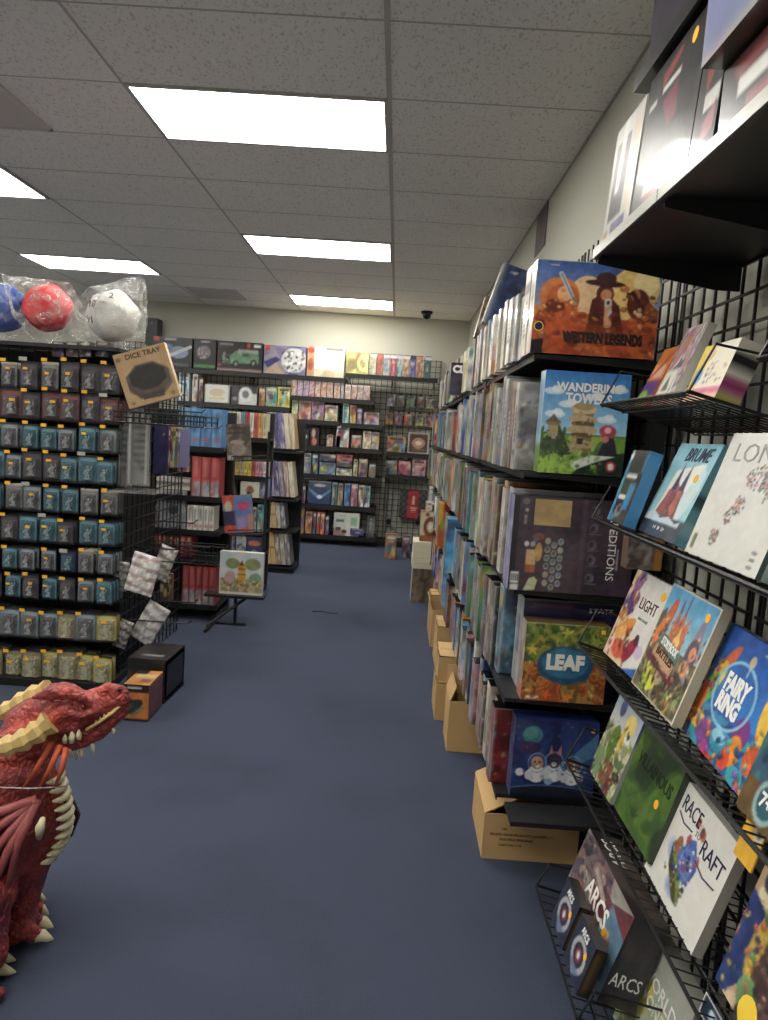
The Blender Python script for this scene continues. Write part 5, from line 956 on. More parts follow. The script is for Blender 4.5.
bitem(147.5, 156.5, 505, 528, (130, 96, 104), 'mauve bagged item left of the grey magazine', zD, y=Y2, d=.05, name='bagged_item', cat='package')
# wire basket fronts
def wire_basket(x0, y0, z0, w, d, h, label):
    t = thing('wire_basket', label, 'basket', (x0, y0, z0)); r = .0028
    b = MB()
    for k in range(int(w/.03)+1): xx = min(w, k*.03); b.tube([(xx, 0, h), (xx, 0, 0), (xx, d, 0), (xx, d, h)], r, 4, False)
    for zq in (0, h*.5, h): b.tube([(0, 0, zq), (w, 0, zq), (w, d, zq), (0, d, zq), (0, 0, zq)], r*1.2, 4, False)
    b.build('wire_mesh', M['wire'], t); return t
p = at(146, 556, y=Y2-.12); q = at(226, 556, y=Y2-.12)
wire_basket(p.x, Y2-.13, zE-.02, q.x-p.x, .11, .13, 'black wire basket in front of the red manga, middle of the shelf unit')
# face-out display on the end
def tilt_item(xc, yc, w_px, h_px, ang, y, art, label, cat, name, d=.02, c=(120, 110, 100)):
    """flat item hung on the display, centre at pixel, turned by ang degrees in its own plane (positive = top to the right)"""
    w, h = w_px*y/F_PX, h_px*y/F_PX; p = at(xc, yc, y=y); th = math.radians(ang); R_ = Matrix.Rotation(th, 3, 'Y'); o_ = p-R_ @ Vector((w/2, 0, h/2))
    return vbox(name, w, d, h, {'front': art.out()}, c, tuple(o_), (0, th, 0), label, cat)
a = Art(24, 34, (96, 84, 76)); a.mottle(3, [(90, 80, 72), (120, 106, 96), (70, 60, 56)], 4, .8); a.rect(.1, .1, .8, .16, (60, 50, 48)); a.rect(.1, .24, .8, .28, (60, 50, 48)); a.ell(.5, .7, .3, .18, (140, 126, 112)); a.ell(.45, .5, .3, .06, (160, 140, 124)); a.rect(.05, .85, .25, .98, (170, 160, 150))
tilt_item(238.5, 442, 24, 36, -5, 4.98, a, 'brown paperback with rows of faces, face out above the comics', 'book', 'book')
a = Art(28, 36, (120, 120, 150)); a.poly([(0, 0), (.4, 0), (.35, .35), (.1, .4)], (206, 80, 60)); a.rect(.4, .05, .95, .55, (90, 120, 180)); a.ell(.7, .3, .2, .12, (190, 70, 110)); a.ell(.2, .3, .12, .15, (206, 190, 150)); a.rect(.0, .42, .4, .8, (60, 60, 90)); a.rect(.45, .6, .75, .95, (150, 130, 190)); a.ell(.2, .88, .2, .1, (216, 80, 50)); a.ell(.75, .92, .25, .06, (206, 90, 60)); a.rect(.8, .5, 1, 1, (170, 130, 120))
tilt_item(238, 514, 30, 38, -7, 4.98, a, 'colourful comic album face out between the brown paperback and the tower puzzle', 'comic', 'comic_book')
a = Art(46, 44, (196, 204, 206)); a.mottle(3, [(180, 200, 206), (206, 208, 204)], 3, .6, 0, 0, 1, .6)
a.mottle(6, [(170, 130, 80), (130, 150, 96), (206, 170, 110), (150, 100, 80), (110, 130, 90)], 5, .85, .03, .62, .97, .93); a.ell(.3, .28, .16, .12, (130, 140, 90)); a.ell(.75, .28, .18, .14, (140, 146, 96)); a.ell(.25, .6, .12, .14, (190, 150, 140)); a.ell(.82, .6, .14, .12, (130, 160, 120)); a.poly([(.42, .75), (.43, .32), (.5, .22), (.58, .32), (.6, .75)], (214, 160, 50)); a.rect(.42, .38, .6, .42, (150, 100, 40)); a.rect(.42, .5, .6, .54, (150, 100, 40)); a.poly([(.44, .32), (.5, .2), (.57, .32)], (150, 60, 40)); a.specks(.08, .65, .92, .88, 60, .02, [(214, 180, 90), (120, 60, 50), (90, 130, 80), (226, 206, 160)], 5); a.rect(0, .93, 1, 1, (214, 210, 200)); a.rect(0, 0, 1, .02, (220, 216, 206)); a.rect(0, 0, .02, 1, (210, 210, 206)); a.rect(.98, 0, 1, 1, (210, 206, 200))
zP = at(241, 595, y=4.9).z
bitem(219.5, 263, 552.5, 595, (206, 204, 196), 'square puzzle box with a golden tower in a garden at the foot of the display', zP, y=4.9, d=.05, art=a, name='puzzle_box', cat='puzzle')
t = thing('display_stand', 'black wire display stand under the golden tower puzzle', 'display stand', (at(205, 600, y=4.9).x, 4.86, 0))
MB().box(.0, 0, zP-.018, .42, .12, zP).build('tray', M['black'], t)
b = MB(); b.tube([(.02, .02, .01), (.30, .14, zP-.02)], .012, 6); b.tube([(.05, -.12, .012), (.05, .3, .012)], .012, 6); b.tube([(.28, .12, .012), (.05, .12, .012)], .01, 6); b.tube([(.2, .12, 0), (.2, .12, zP)], .012, 6); b.build('stand_legs', M['black'], t)
MB().tube([(.38, .14, zP-.01), (.38, .14, 1.4)], .01, 6).build('pole', M['black'], t)
for k, (zq) in enumerate((at(238, 461, y=4.98).z, at(238, 534, y=4.98).z)):
    b = MB(); b.tube([(.14, .10, zq), (.14, .06, zq), (.38, .06, zq+.02), (.38, .14, zq+.02)], .005, 5); b.tube([(.14, .06, zq), (.14, .06, zq+.03), (.38, .06, zq+.05)], .004, 5); b.build('book_holder', M['wire'], t)
# unit behind it with manga
Y3 = 5.95
z31, z32, z33, z34, z35, z36 = [at(246, q, y=Y3).z for q in (437.5, 457, 476, 497.5, 531, 554)]
unit('bookcase', 'black shelf unit with bright manga behind the brown paperback', at(221, 500, y=Y3).x, at(265.5, 500, y=Y3).x, Y3-.01, .27, 1.55, [z31, z33, z34, z35, z36])
books(Y3, z31, 223, 267, 411.5, 436.5, [(206, 200, 150), (150, 190, 206), (220, 206, 90), (206, 196, 186), (120, 170, 180), (200, 80, 76), (226, 220, 206), (206, 90, 80), (230, 170, 90), (214, 206, 170)], 'manga volume, top shelf behind the brown paperback', 'bright manga volumes, top row', d=.15)
books(Y3, z33, 232, 267, 461, 475.5, [(220, 200, 120), (206, 190, 100), (190, 180, 160), (226, 206, 70), (230, 210, 80), (200, 80, 80), (206, 140, 160), (206, 150, 160), (226, 220, 220)], 'manga volume, second shelf behind the stand', 'bright manga volumes, second row', d=.15)
a = Art(18, 16, (214, 210, 190)); a.ell(.5, .55, .2, .2, (150, 110, 90)); a.ell(.5, .4, .15, .12, (170, 80, 60)); a.ell(.45, .7, .12, .1, (60, 60, 50))
bitem(240.5, 259.5, 481, 497, (214, 210, 190), 'white box with a small figure on the third shelf behind the stand', z34, y=Y3, art=a)
bitem(260.3, 266, 478, 496.5, (130, 150, 206), 'light blue upright book beside the white figure box', z34, y=Y3, name='book', cat='book')
bitem(223, 229, 480, 496, (190, 190, 190), 'small silver item at the left of the third shelf behind the stand', z34, y=Y3)
bitem(230.5, 233.5, 482, 496, (206, 210, 190), 'thin white upright book on the third shelf behind the stand', z34, y=Y3, name='book', cat='book')
bitem(252.5, 256, 506, 530, (206, 200, 186), 'thin cream upright book beside the comic album', z35, y=Y3, name='book', cat='book')
bitem(257.3, 262.5, 503, 530, (96, 180, 190), 'turquoise upright book beside the comic album', z35, y=Y3, name='book', cat='book')
for i, (xa, xb, c, lab) in enumerate([(227.5, 235, (130, 110, 150), 'violet and white figure box on the lowest shelf behind the tower puzzle'), (236, 246, (170, 176, 186), 'silver grey figure box on the lowest shelf behind the tower puzzle'), (247, 261.5, (70, 72, 110), 'dark blue box with an orange shape above the tower puzzle')]):
    A = Art(14, 16, c); A.mottle(4, [c, (200, 196, 200), tuple(np.array(c)*.6)], i, .8)
    if i == 2: A = Art(16, 18, c); A.ell(.5, .4, .4, .14, (220, 120, 90)); A.poly([(0, 1), (.5, .7), (1, 1)], (150, 160, 186))
    bitem(xa, xb, 535, 553, c, lab, z36, y=Y3, art=A)
# leaning bundles on a narrow stand further back
Y4 = 7.0
t = thing('book_stand', 'narrow black stand carrying four leaning bundles of books at the aisle', 'book stand', (at(262, 500, y=Y4).x, Y4+.02, 0))
b = MB(); b.box(.0, .26, 0, .36, .30, 1.5); b.build('upright', M['black'], t)
b = MB(); b.box(.0, -.1, 0, .36, .26, .03); b.build('foot', M['black'], t)
BUND = [((268, 296, 412.5, 449), [(196, 192, 186), (84, 76, 120), (110, 100, 150), (200, 190, 160), (196, 160, 110)], 'uppermost bundle'), ((268, 295, 460, 496.5), [(150, 146, 180), (96, 86, 130), (130, 120, 150), (150, 110, 80), (206, 196, 170)], 'second bundle'),
        ((265.5, 286, 500.5, 527.5), [(206, 170, 120), (200, 164, 112), (150, 140, 120), (110, 110, 120)], 'third bundle'), ((264.5, 291, 530, 563.5), [(204, 168, 116), (200, 162, 110), (150, 130, 100), (170, 160, 140), (120, 116, 120)], 'lowest bundle')]
for j, ((xa, xb, yt, yb), cs, nm) in enumerate(BUND):
    n = len(cs); w = (xb-xa-2)/n; zb = at((xa+xb)/2, yb, y=Y4).z
    MB().box(0, -.12, zb-.035, .36, .26, zb-.015).build('tray', M['black'], t)
    for i, c in enumerate(cs):
        h = (yb-yt)*Y4/F_PX*.96; W_ = w*Y4/F_PX; x_ = at(xa+2.5+i*w, yb, y=Y4).x; A = Art(6, 18, c)
        if j > 1 and i < 2: A.rect(0, .46, 1, .5, (110, 80, 50))
        else: A.mottle(3, [c, tuple(np.array(c)*.75), (206, 204, 196)], i+j, .7)
        vbox('book', W_*.93, .22, h, {'front': A.out()}, c, (x_+.012, Y4-.08, zb+.004), (0, math.radians(-8), 0), f'{cname(c)} leaning book, {ordn(i+1)} from the left in the {nm} by the aisle', 'book', f'leaning books in the {nm}', 'print')

# ------------------------------------------------------------------ left: rack of miniature blister packs
YK = 3.62
xr = -1.44
ztop = at(60, 340, y=YK).z
rack = thing('miniatures_rack', 'black gridwall rack covered with hanging miniature blister packs, left', 'display rack', (xr, YK, 0))
g1 = grid_mesh(1.28, ztop-.02, .073, .0030, 'rack_grid'); link('front_grid', g1, rack, (-1.28, .16, .0))
g2 = grid_mesh(1.05, ztop-.02, .073, .0030, 'rack_side_grid'); link('side_grid', g2, rack, (.0, .12, 0), (0, 0, PI/2))
MB().box(-1.28, .20, .02, -.03, .23, ztop-.05).build('dark_backing', M['black'], rack)
MB().box(-.07, .24, .03, -.05, .80, ztop-.1).build('dark_backing', M['black'], rack)  # black sheet added behind the side grid for the rack's dark interior
MB().box(-1.28, -.02, ztop-.04, .02, .35, ztop-.022).build('top_board', M['black'], rack)
MB().box(-1.28, -.05, 0, .02, .6, .04).build('base', M['black'], rack)
def blister_pack(kind):
    """card with plastic bubble, figure and price sticker; origin at its bottom left front"""
    w, h = .082, .134
    w, h = .082, .134
    cols = dict(olive=(70, 66, 44), mist=(60, 66, 68), teal=(30, 40, 48), dark=(40, 38, 46), navy=(34, 38, 66), red=(96, 44, 48), yellow=(120, 108, 52), grey=(84, 84, 86))[kind]
    pic = dict(olive=(116, 108, 78), mist=(118, 134, 140), teal=(84, 124, 136), dark=(66, 62, 72), navy=(50, 56, 92), red=(112, 62, 66), yellow=(168, 158, 88), grey=(112, 112, 112))[kind]
    A = Art(12, 18, cols); A.rect(.06, .12, .94, .9, pic); A.ell(.5, .3, .42, .2, tuple(np.clip(np.array(pic)*1.2, 0, 255))); A.rect(0, .9, 1, 1, (24, 24, 28)); A.ell(.5, .55, .3, .25, tuple(np.array(pic)*.6)); A.rect(0, 0, 1, .1, (26, 26, 30) if kind != 'grey' else (206, 196, 160))
    t = bpy.data.objects.new('miniature_pack', None); COL.objects.link(t)
    link('card', box_mesh('card', w, .003, h, {'front': A.out(.2)}, (70, 70, 70), 'print'), t)
    b = MB(); b.add([(.010, -.0003, .012), (.072, -.0003, .012), (.072, -.0003, .105), (.010, -.0003, .105), (.016, -.026, .018), (.066, -.026, .018), (.066, -.024, .098), (.016, -.024, .098)], [(0, 1, 5, 4), (1, 2, 6, 5), (2, 3, 7, 6), (3, 0, 4, 7), (4, 5, 6, 7), (0, 3, 2, 1)])
    b.build('blister', M['blister2' if kind in ('yellow', 'olive') else 'blister3' if kind in ('dark', 'red', 'grey', 'mist') else 'blister'], t)
    b = MB(); b.tube([(.041, -.012, .022), (.041, -.012, .028)], [.013, .013], 8); b.tube([(.036, -.012, .028), (.038, -.012, .045), (.041, -.012, .062), (.041, -.012, .072)], [.005, .006, .010, .005], 6); b.tube([(.046, -.012, .028), (.044, -.012, .045)], [.005, .006], 6)
    b.tube([(.033, -.012, .064), (.027, -.013, .050), (.031, -.018, .044)], [.004, .0035, .003], 5); b.tube([(.049, -.012, .064), (.056, -.013, .074), (.058, -.014, .086)], [.004, .0035, .002], 5); b.ball((.041, -.012, .079), .0062, 8, 6)
    b.build('figure', M['resin'], t, smooth=True)
    return t, w, h
M['resin'] = mat('pale_resin', (170, 176, 174), rough=.6)
KIT = {k: blister_pack(k) for k in ('teal', 'dark', 'navy', 'red', 'yellow', 'grey', 'olive', 'mist')}
used = set()
def put_pack(kind, x, y, z, label, group, full=True, stick=None, sc=1.0):
    src = KIT[kind][0]
    if kind not in used and full: r = src; used.add(kind)
    else:
        r = src.copy(); COL.objects.link(r)
        for ch in list(src.children):
            if not full and ch.name.startswith('figure'): continue
            if ch.name.startswith('price'): continue
            c = ch.copy(); COL.objects.link(c); c.parent = r
    r.location = (x, y, z); r.rotation_euler = (0, 0, random.uniform(-.16, .12)); r.scale = (sc*1.10, 1, sc); set_props(r, label, 'miniature pack', group); return r
SPR = MB().prism([(0, 0, 0), (.022, 0, 0), (.022, 0, .012), (0, 0, .012)], (0, -.001, 0)).mesh('price', M['tag'])
HK = MB().tube([(0, .17, 0), (0, -.045, 0), (0, -.055, .012)], .0028, 5).mesh('hook', M['wire'])
LB = MB().box(-.014, -.060, -.004, .014, -.057, .012).mesh('price_label', M['tag'])
LW = MB().box(-.02, -.060, -.004, .02, -.057, .014).mesh('price_label', M['lip'])
ROWY = [(363, 391), (393, 421), (425, 451), (454, 482), (487, 513), (517, 544), (547, 572), (575, 601), (608, 640), (648, 681)]
RK = ['dark', 'mix', 'teal', 'teal', 'tealn', 'teal', 'tealn', 'teal', 'yellow', 'yellow']
xe = at(117, 500, y=YK).x
for r_, ((yt, yb), kd) in enumerate(zip(ROWY, RK)):
    x = xe-.008-random.uniform(0, .02); n = 0
    while x > -2.42:
        n += 1; x0 = x-.082
        pxm = int((x0+1.0)*100); zb = YK and (1.44-(yb-(434.4+.0655*((x0+.04)*F_PX/YK)))/1*0)
        # height from the row's pixel line at this x
        q = at(384+(x0+.041)/YK*F_PX+ (0.0655*(yb-510)) + 12, yb, y=YK); zb = at(60, yb, y=YK).z
        k = kd
        if kd == 'mix': k = random.choice(['red', 'dark', 'dark', 'red'])
        if kd == 'dark': k = random.choice(['dark', 'dark', 'grey', 'dark'])
        if kd == 'tealn': k = random.choice(['teal', 'navy', 'teal', 'grey', 'navy'])
        if kd == 'teal': k = random.choice(['teal', 'teal', 'teal', 'dark', 'teal', 'red'] if r_ == 3 else ['teal', 'teal', 'teal', 'dark'])
        if kd == 'yellow': k = random.choice(['yellow', 'olive', 'yellow', 'mist'])
        if k == 'teal' and random.random() < .3: k = 'mist'
        sc = (yb-yt)*YK/F_PX/.134*random.uniform(.90, 1.05)
        dep = random.choice([2, 3, 3, 4]) if n == 1 else random.choice([1, 2, 2, 3]); yb0 = YK+random.uniform(-.01, .02)
        pretty = dict(teal='teal', dark='charcoal', navy='navy', red='dark red', yellow='yellow', grey='grey', olive='olive', mist='pale blue-grey')[k]
        o = put_pack(k, x0, yb0, zb, f'{pretty} miniature pack, {ordn(n)} from the aisle end in row {["one","two","three","four","five","six","seven","eight","nine","ten"][r_]} from the top', f'miniature packs of the left rack, row {r_+1} from the top', sc=sc)
        if random.random() < .6: link('price_sticker', SPR, o, (random.uniform(.02, .045), -.0275, random.uniform(.07, .095)))
        hk = link('hook', HK, rack, (x0+.041-xr, yb0-YK, zb+.134*sc+.004-0)); 
        if random.random() < .75: link('price_label', LB if random.random() < .75 else LW, hk, (0, 0, 0))
        for j in range(1, dep):
            put_pack(k, x0+.003*j, yb0+.034*j, zb, f'{pretty} miniature pack hanging {ordn(j)} behind the {ordn(n)} front pack of row {["one","two","three","four","five","six","seven","eight","nine","ten"][r_]}', f'miniature packs of the left rack, row {r_+1} from the top', full=False, sc=sc)
        x = x0-random.uniform(.012, .026)
# dark packages in the top row
for i, xa in enumerate((52, 66, 79, 96)):
    bitem(xa, xa+12, 342, 357, [(52, 48, 52), (96, 90, 86), (66, 60, 60), (50, 46, 50)][i], f'{["dark", "grey", "dark grey", "black"][i]} small package in the topmost row of the rack, {ordn(i+1)} from the left', None, y=YK+.02, d=.05, name='small_package', cat='package')

# plush dice in clear bags on the top of the rack
def ico(name, c, r, color, label, digits):
    bm = bmesh.new(); bmesh.ops.create_icosphere(bm, subdivisions=1, radius=r)
    bmesh.ops.bevel(bm, geom=list(bm.edges)+list(bm.verts), offset=r*.12, segments=2, profile=.5, affect='EDGES')
    bmesh.ops.triangulate(bm, faces=bm.faces)
    bmesh.ops.subdivide_edges(bm, edges=list(bm.edges), cuts=1, use_grid_fill=True)
    for v in bm.verts:
        k = 1-.10*abs(noise.noise(v.co*14)); v.co = v.co.normalized()*(v.co.length*.45+r*.9*.55)*k
    me = bpy.data.meshes.new(name); bm.to_mesh(me); bm.free(); me.polygons.foreach_set('use_smooth', [True]*len(me.polygons))
    me.materials.append(mat(name+'_plush', color, rough=.95, var=.12, nscale=60, bump=.3))
    o = link(name, me, None, c, (.3, .2, .5)); set_props(o, label, 'plush toy')
    for (s_, dx, dz) in digits:
        tt = text(None, s_, 0, 0, .048, 'ink', name='number', bold=.02); tt.parent = None
        d = Vector((dx, -math.sqrt(max(.01, 1-dx*dx-dz*dz)), dz)).normalized(); rot = Vector((0, -1, 0)).rotation_difference(d)
        tt.data.transform(rot.to_matrix().to_4x4()); tt.data.transform(Matrix.Translation(d*(r*.975)))
        inv = o.rotation_euler.to_matrix().to_4x4().inverted(); tt.data.transform(inv); tt.parent = o
    return o
def crinkle_bag(c, pts, label, seed=0):
    """pts: silhouette corners (x,z) relative to the centre; the bag is a crumpled, slightly flattened hull around them"""
    bm = bmesh.new(); P = [Vector((x, y_, z)) for x, z in pts for y_ in (-.03, .03)]
    for k in range(10): an = k*PI/5; P += [Vector((math.cos(an)*.10, -.155 if k % 2 else -.14, math.sin(an)*.10)), Vector((math.cos(an)*.10, .15, math.sin(an)*.10))]
    for p in P: bm.verts.new(p)
    res = bmesh.ops.convex_hull(bm, input=bm.verts); 
    for v in [v for v in bm.verts if not v.link_faces]: bm.verts.remove(v)
    bmesh.ops.triangulate(bm, faces=bm.faces); bmesh.ops.subdivide_edges(bm, edges=list(bm.edges), cuts=5, use_grid_fill=True)
    for v in bm.verts:
        q = v.co*22+Vector((seed*7, 0, 0)); v.co += v.co.normalized()*(noise.noise(q*.6)*.014+abs(noise.noise(q*1.3))*.006)
    me = bpy.data.meshes.new('plastic_bag'); bm.to_mesh(me); bm.free(); me.materials.append(M['bag'])
    return set_props(link('plastic_bag', me, None, c), label, 'plastic bag')
DZ = ztop+.0
def dc(px, py, y=3.62): return at(px, py, y=y)
ico('plush_die', dc(113, 316, 3.66), .150, (206, 204, 198), 'white plush die with dark numbers inside the right clear bag', [('91', -.42, -.28), ('18', -.35, .22), ('2', .25, .55)])
ico('plush_die', dc(48, 308, 3.66), .138, (206, 40, 46), 'red plush die inside the middle clear bag', [])
ico('plush_die', dc(3, 308, 3.68), .14, (52, 90, 176), 'blue plush die at the left edge inside a clear bag', [])
def rel(c, lst, y): return [((at(px, py, y=y)-c).x, (at(px, py, y=y)-c).z) for px, py in lst]
c = dc(108, 314, 3.66); crinkle_bag(c, rel(c, [(143, 277), (146, 300), (142, 338), (118, 354), (92, 342), (64, 332), (76, 305), (118, 284)], 3.66), 'clear crinkled plastic bag around the white plush die', 1)
c = dc(46, 311, 3.66); crinkle_bag(c, rel(c, [(5, 276), (70, 284), (80, 305), (62, 335), (48, 347), (42, 349), (28, 333), (20, 310)], 3.66), 'clear crinkled plastic bag around the red plush die', 2)
c = dc(2, 312, 3.68); crinkle_bag(c, rel(c, [(-22, 285), (10, 284), (22, 300), (24, 330), (0, 338), (-25, 335)], 3.68), 'clear plastic bag around the blue plush die', 3)

# dice tray box
a = Art(50, 52, (186, 150, 104)); a.mottle(2, [(182, 146, 100), (192, 156, 110)], 3, .6)
o8 = lambda cx, cy, r, k=.92: [(cx+r*math.cos(PI/8+q*PI/4), cy+r*k*math.sin(PI/8+q*PI/4)) for q in range(8)]
a.poly(o8(.53, .60, .44, .74), (110, 92, 74)); a.poly(o8(.52, .56, .43, .72), (92, 80, 68)); a.poly(o8(.52, .52, .36, .66), (44, 42, 44)); a.poly([(.12, .56), (.3, .8), (.3, .9), (.14, .68)], (84, 70, 58)); a.poly([(.3, .8), (.75, .8), (.72, .92), (.32, .9)], (70, 60, 52)); a.ell(.12, .92, .04, .03, (150, 110, 70)); a.ell(.88, .9, .05, .04, (150, 110, 70)); a.ell(.08, .12, .05, .04, (130, 96, 60)); a.ell(.94, .1, .04, .04, (226, 150, 50))
yD = 3.42; wD, hD = 52*yD/F_PX, 54*yD/F_PX; th = math.radians(-19); p = at(146, 375.5, y=yD); R_ = Matrix.Rotation(th, 3, 'Y'); o_ = p-R_ @ Vector((wD/2, 0, hD/2))
o = vbox('dice_tray_box', wD, .06, hD, {'front': a.out(.2), 'right': Art(6, 30, (206, 166, 110)).specks(.2, .05, .8, .95, 40, .08, [(120, 84, 50)], 3).out()}, (186, 150, 104), tuple(o_), (0, th, .12), 'tilted brown box with a black octagonal tray hanging at the corner of the left rack', 'dice tray', material='print')
text(o, 'DICE TRAY', wD*.55, hD*.90, .034, 'brownink', width=wD*.68, bold=.02)
wire_basket(at(122, 410, y=3.4).x, 3.30, at(150, 424, y=3.35).z, .42, .26, .05, 'black wire basket at the corner of the left rack under the dice tray box')
# hanging things on the side of the rack
arm = MB(); arm.tube([(0, 0, 0), (.38, 0, 0), (.40, 0, .02)], .004, 5); am = arm.mesh('long_hook', M['wire'])
for (zq, yq) in ((at(135, 408, y=3.75).z, .22), (at(150, 424, y=4.2).z, .6), (at(140, 548, y=3.9).z, .30), (at(140, 600, y=3.8).z, .2), (at(120, 560, y=3.7).z, .12), (at(120, 520, y=3.7).z, .14), (at(120, 620, y=3.7).z, .10), (at(160, 545, y=4.1).z, .5)):
    link('long_hook', am, rack, (0.0, yq, zq))
for i, (xa, xb, yt, yb, lab) in enumerate([(118, 131, 410, 487, 'clear card sleeve pack, leftmost of the three hanging sleeve packs'), (127, 149, 414, 486, 'clear card sleeve pack with grey columns, front one of the three hanging sleeve packs'), (133, 141, 408, 480, 'clear card sleeve pack, rearmost of the three hanging sleeve packs')]):
    y = [3.72, 3.66, 3.80][i]; pa, pb = at(xa, (yt+yb)/2, y=y), at(xb, (yt+yb)/2, y=y); zt_, zb_ = at((xa+xb)/2, yt, y=y).z, at((xa+xb)/2, yb, y=y).z
    t = thing('sleeve_pack', lab, 'sleeve pack', (pa.x, y, zb_), group='hanging clear sleeve packs'); w = pb.x-pa.x
    A = Art(16, 40, (104, 104, 102)); A.rect(0, 0, .12, 1, (180, 180, 178)); A.rect(.2, 0, .28, 1, (60, 60, 60)); A.rect(.84, 0, .92, 1, (190, 190, 186))
    for q in range(7): A.ell(.55, .15+q*.1, .3, .03, (60, 60, 60), .8)
    link('sleeves', box_mesh('sleeves', w*.9, .02, (zt_-zb_)*.92, {'front': A.out(.2), 'left': flat((90, 90, 88))}, (120, 120, 116), 'print'), t, (w*.05, .004, .01))
    MB().box(0, 0, 0, w, .03, zt_-zb_).build('wrapper', M['sleeve'], t)
MB_l = thing('sleeve_ledge', 'pale clear ledge under the hanging sleeve packs', 'ledge', (at(108, 490, y=3.6).x, 3.6, at(130, 491, y=3.6).z-.012)); MB().box(0, 0, 0, .24, .22, .010).build('plate', M['sleeve'], MB_l)
bitem(150, 167.5, 424, 474, (56, 54, 96), 'dark purple folder hanging beside the clear sleeve packs', None, y=4.2, d=.03, art=Art(16, 30, (52, 50, 92)).mottle(2, [(48, 46, 86), (60, 58, 100)], 3, .7).ell(.75, .22, .05, .03, (190, 180, 150)), name='folder', cat='folder')
for i, (xa, c) in enumerate([(168, (120, 60, 70)), (170.6, (190, 150, 130)), (173, (150, 170, 80)), (175.4, (84, 120, 80)), (177.8, (120, 116, 160))]):
    bitem(xa, xa+2.1, 427+i*.6, 468, c, f'thin {cname(c)} folder right of the purple folder, {ordn(i+1)} of the coloured set', None, y=4.22, d=.2, name='folder', cat='folder', group='thin coloured folders')
bitem(178, 189, 455, 472, (150, 146, 140), 'small grey box right of the coloured folders', zz(184, 472), y=Y2)
def pillow(xc, yc, w_px, h_px, ang, y, label, seed, cols=((220, 218, 212), (140, 128, 128))):
    w, h = w_px*y/F_PX, h_px*y/F_PX; n, m_ = 14, 18; P = []; C_ = []; Fc = []
    g = random.Random(seed)
    for side in (-1, 1):
        for j in range(m_+1):
            for i in range(n+1):
                u, v = i/n, j/m_; bul = (math.sin(PI*u)*math.sin(PI*v))**.5*.016
                z_ = noise.noise(Vector((u*4+seed, v*7, side)))*.006
                P.append((u*w-w/2, side*(bul+.001)+z_, v*h-h/2)); st = (math.sin(v*PI*8+u*1.2+noise.noise(Vector((u*3+seed, v*5, 7)))*1.6) > -.35)
                k = np.array(cols[0] if st else cols[1], float)*(1+.25*noise.noise(Vector((u*9+seed, v*9, 2)))); C_.append(np.clip(k, 0, 245)/255)
    N_ = (n+1)*(m_+1)
    for s_ in (0, 1):
        for j in range(m_):
            for i in range(n):
                q = s_*N_+j*(n+1)+i; f = (q, q+1, q+n+2, q+n+1); Fc.append(f if s_ == 0 else f[::-1])
    me = bpy.data.meshes.new('foil_bag'); me.from_pydata(P, [], Fc); at_ = me.color_attributes.new('Col', 'FLOAT_COLOR', 'POINT'); c4 = np.ones((len(P), 4)); c4[:, :3] = lin(np.array(C_)); at_.data.foreach_set('color', c4.ravel().astype(np.float32))
    me.materials.append(M['gloss']); p = at(xc, yc, y=y)
    return set_props(link('foil_bag', me, None, p, (0, math.radians(ang), 0)), label, 'bagged accessory')
pillow(120, 576, 17, 31, 6, 3.72, 'grey bagged accessory, leftmost of the upper bags beside the rack', 1, ((150, 148, 144), (90, 86, 86)))
pillow(143, 574, 29, 42, 14, 3.66, 'large white striped bagged accessory in the middle of the upper bags', 2, ((222, 218, 212), (168, 148, 146)))
pillow(164, 563, 18, 36, 20, 3.95, 'white bagged accessory at the right of the upper bags', 3, ((200, 198, 190), (140, 130, 124)))
pillow(150, 623, 24, 44, 28, 3.74, 'large grey bagged accessory in the lower group of bags', 4, ((206, 204, 200), (150, 146, 144)))
pillow(123, 634, 14, 30, 18, 3.68, 'small grey bagged accessory at the lower left beside the rack', 5, ((160, 156, 152), (84, 80, 80)))
bitem(160, 172, 574, 600, (120, 84, 60), 'orange and brown package below the white bag, right of the rack', None, y=4.2, d=.03, name='small_package', cat='package')

# boxes on the floor at the foot of the rack
c1 = at(148, 722, z=0); c1b = at(162, 706, z=0); ht = at(148.6, 685.5, y=c1.y).z; wl = c1.x-at(123, 719, y=c1.y).x
a = Art(26, 30, (196, 110, 44)); a.rect(0, 0, 1, .22, (30, 26, 26)); a.rect(0, .92, 1, 1, (26, 26, 26)); a.rect(.15, .08, .7, .13, (190, 180, 170)); a.ell(.4, .62, .28, .2, (60, 70, 56)); a.ell(.55, .5, .2, .1, (40, 44, 40)); a.line(.15, .8, .7, .45, .04, (44, 48, 44)); a.line(.3, .85, .8, .6, .03, (110, 120, 90)); a.ell(.25, .45, .1, .07, (40, 44, 40))
vbox('monster_box', wl, c1b.y-c1.y, ht, {'front': a.out(), 'right': Art(10, 14, (120, 54, 44)).mottle(2, [(130, 60, 46), (104, 46, 42)], 3, .7).rect(0, .9, 1, 1, (26, 26, 26)).rect(0, 0, 1, .1, (206, 130, 50)).out(), 'top': Art(14, 10, (196, 130, 56)).rect(.0, .0, .5, .3, (30, 28, 28)).rect(.2, .3, .9, .5, (206, 180, 130)).rect(.5, .6, .9, .8, (130, 70, 60)).out()}, (60, 40, 34), (c1.x-wl, c1.y, 0), (0, 0, 0), 'orange and black box with a dark dragon picture on the floor beside the rack', 'box')
c2 = at(165.5, 703, z=0); c2b = at(179, 684, z=0); ht2 = at(165.7, 660, y=c2.y).z; t = thing('black_box', 'large black open-sided box standing behind the orange dragon picture box', 'box', (c2.x-.20, c2.y, 0), (0, 0, -.05)); dd = c2b.y-c2.y
bk = mat('glossy_black_card', (34, 30, 32), rough=.35, var=.1)
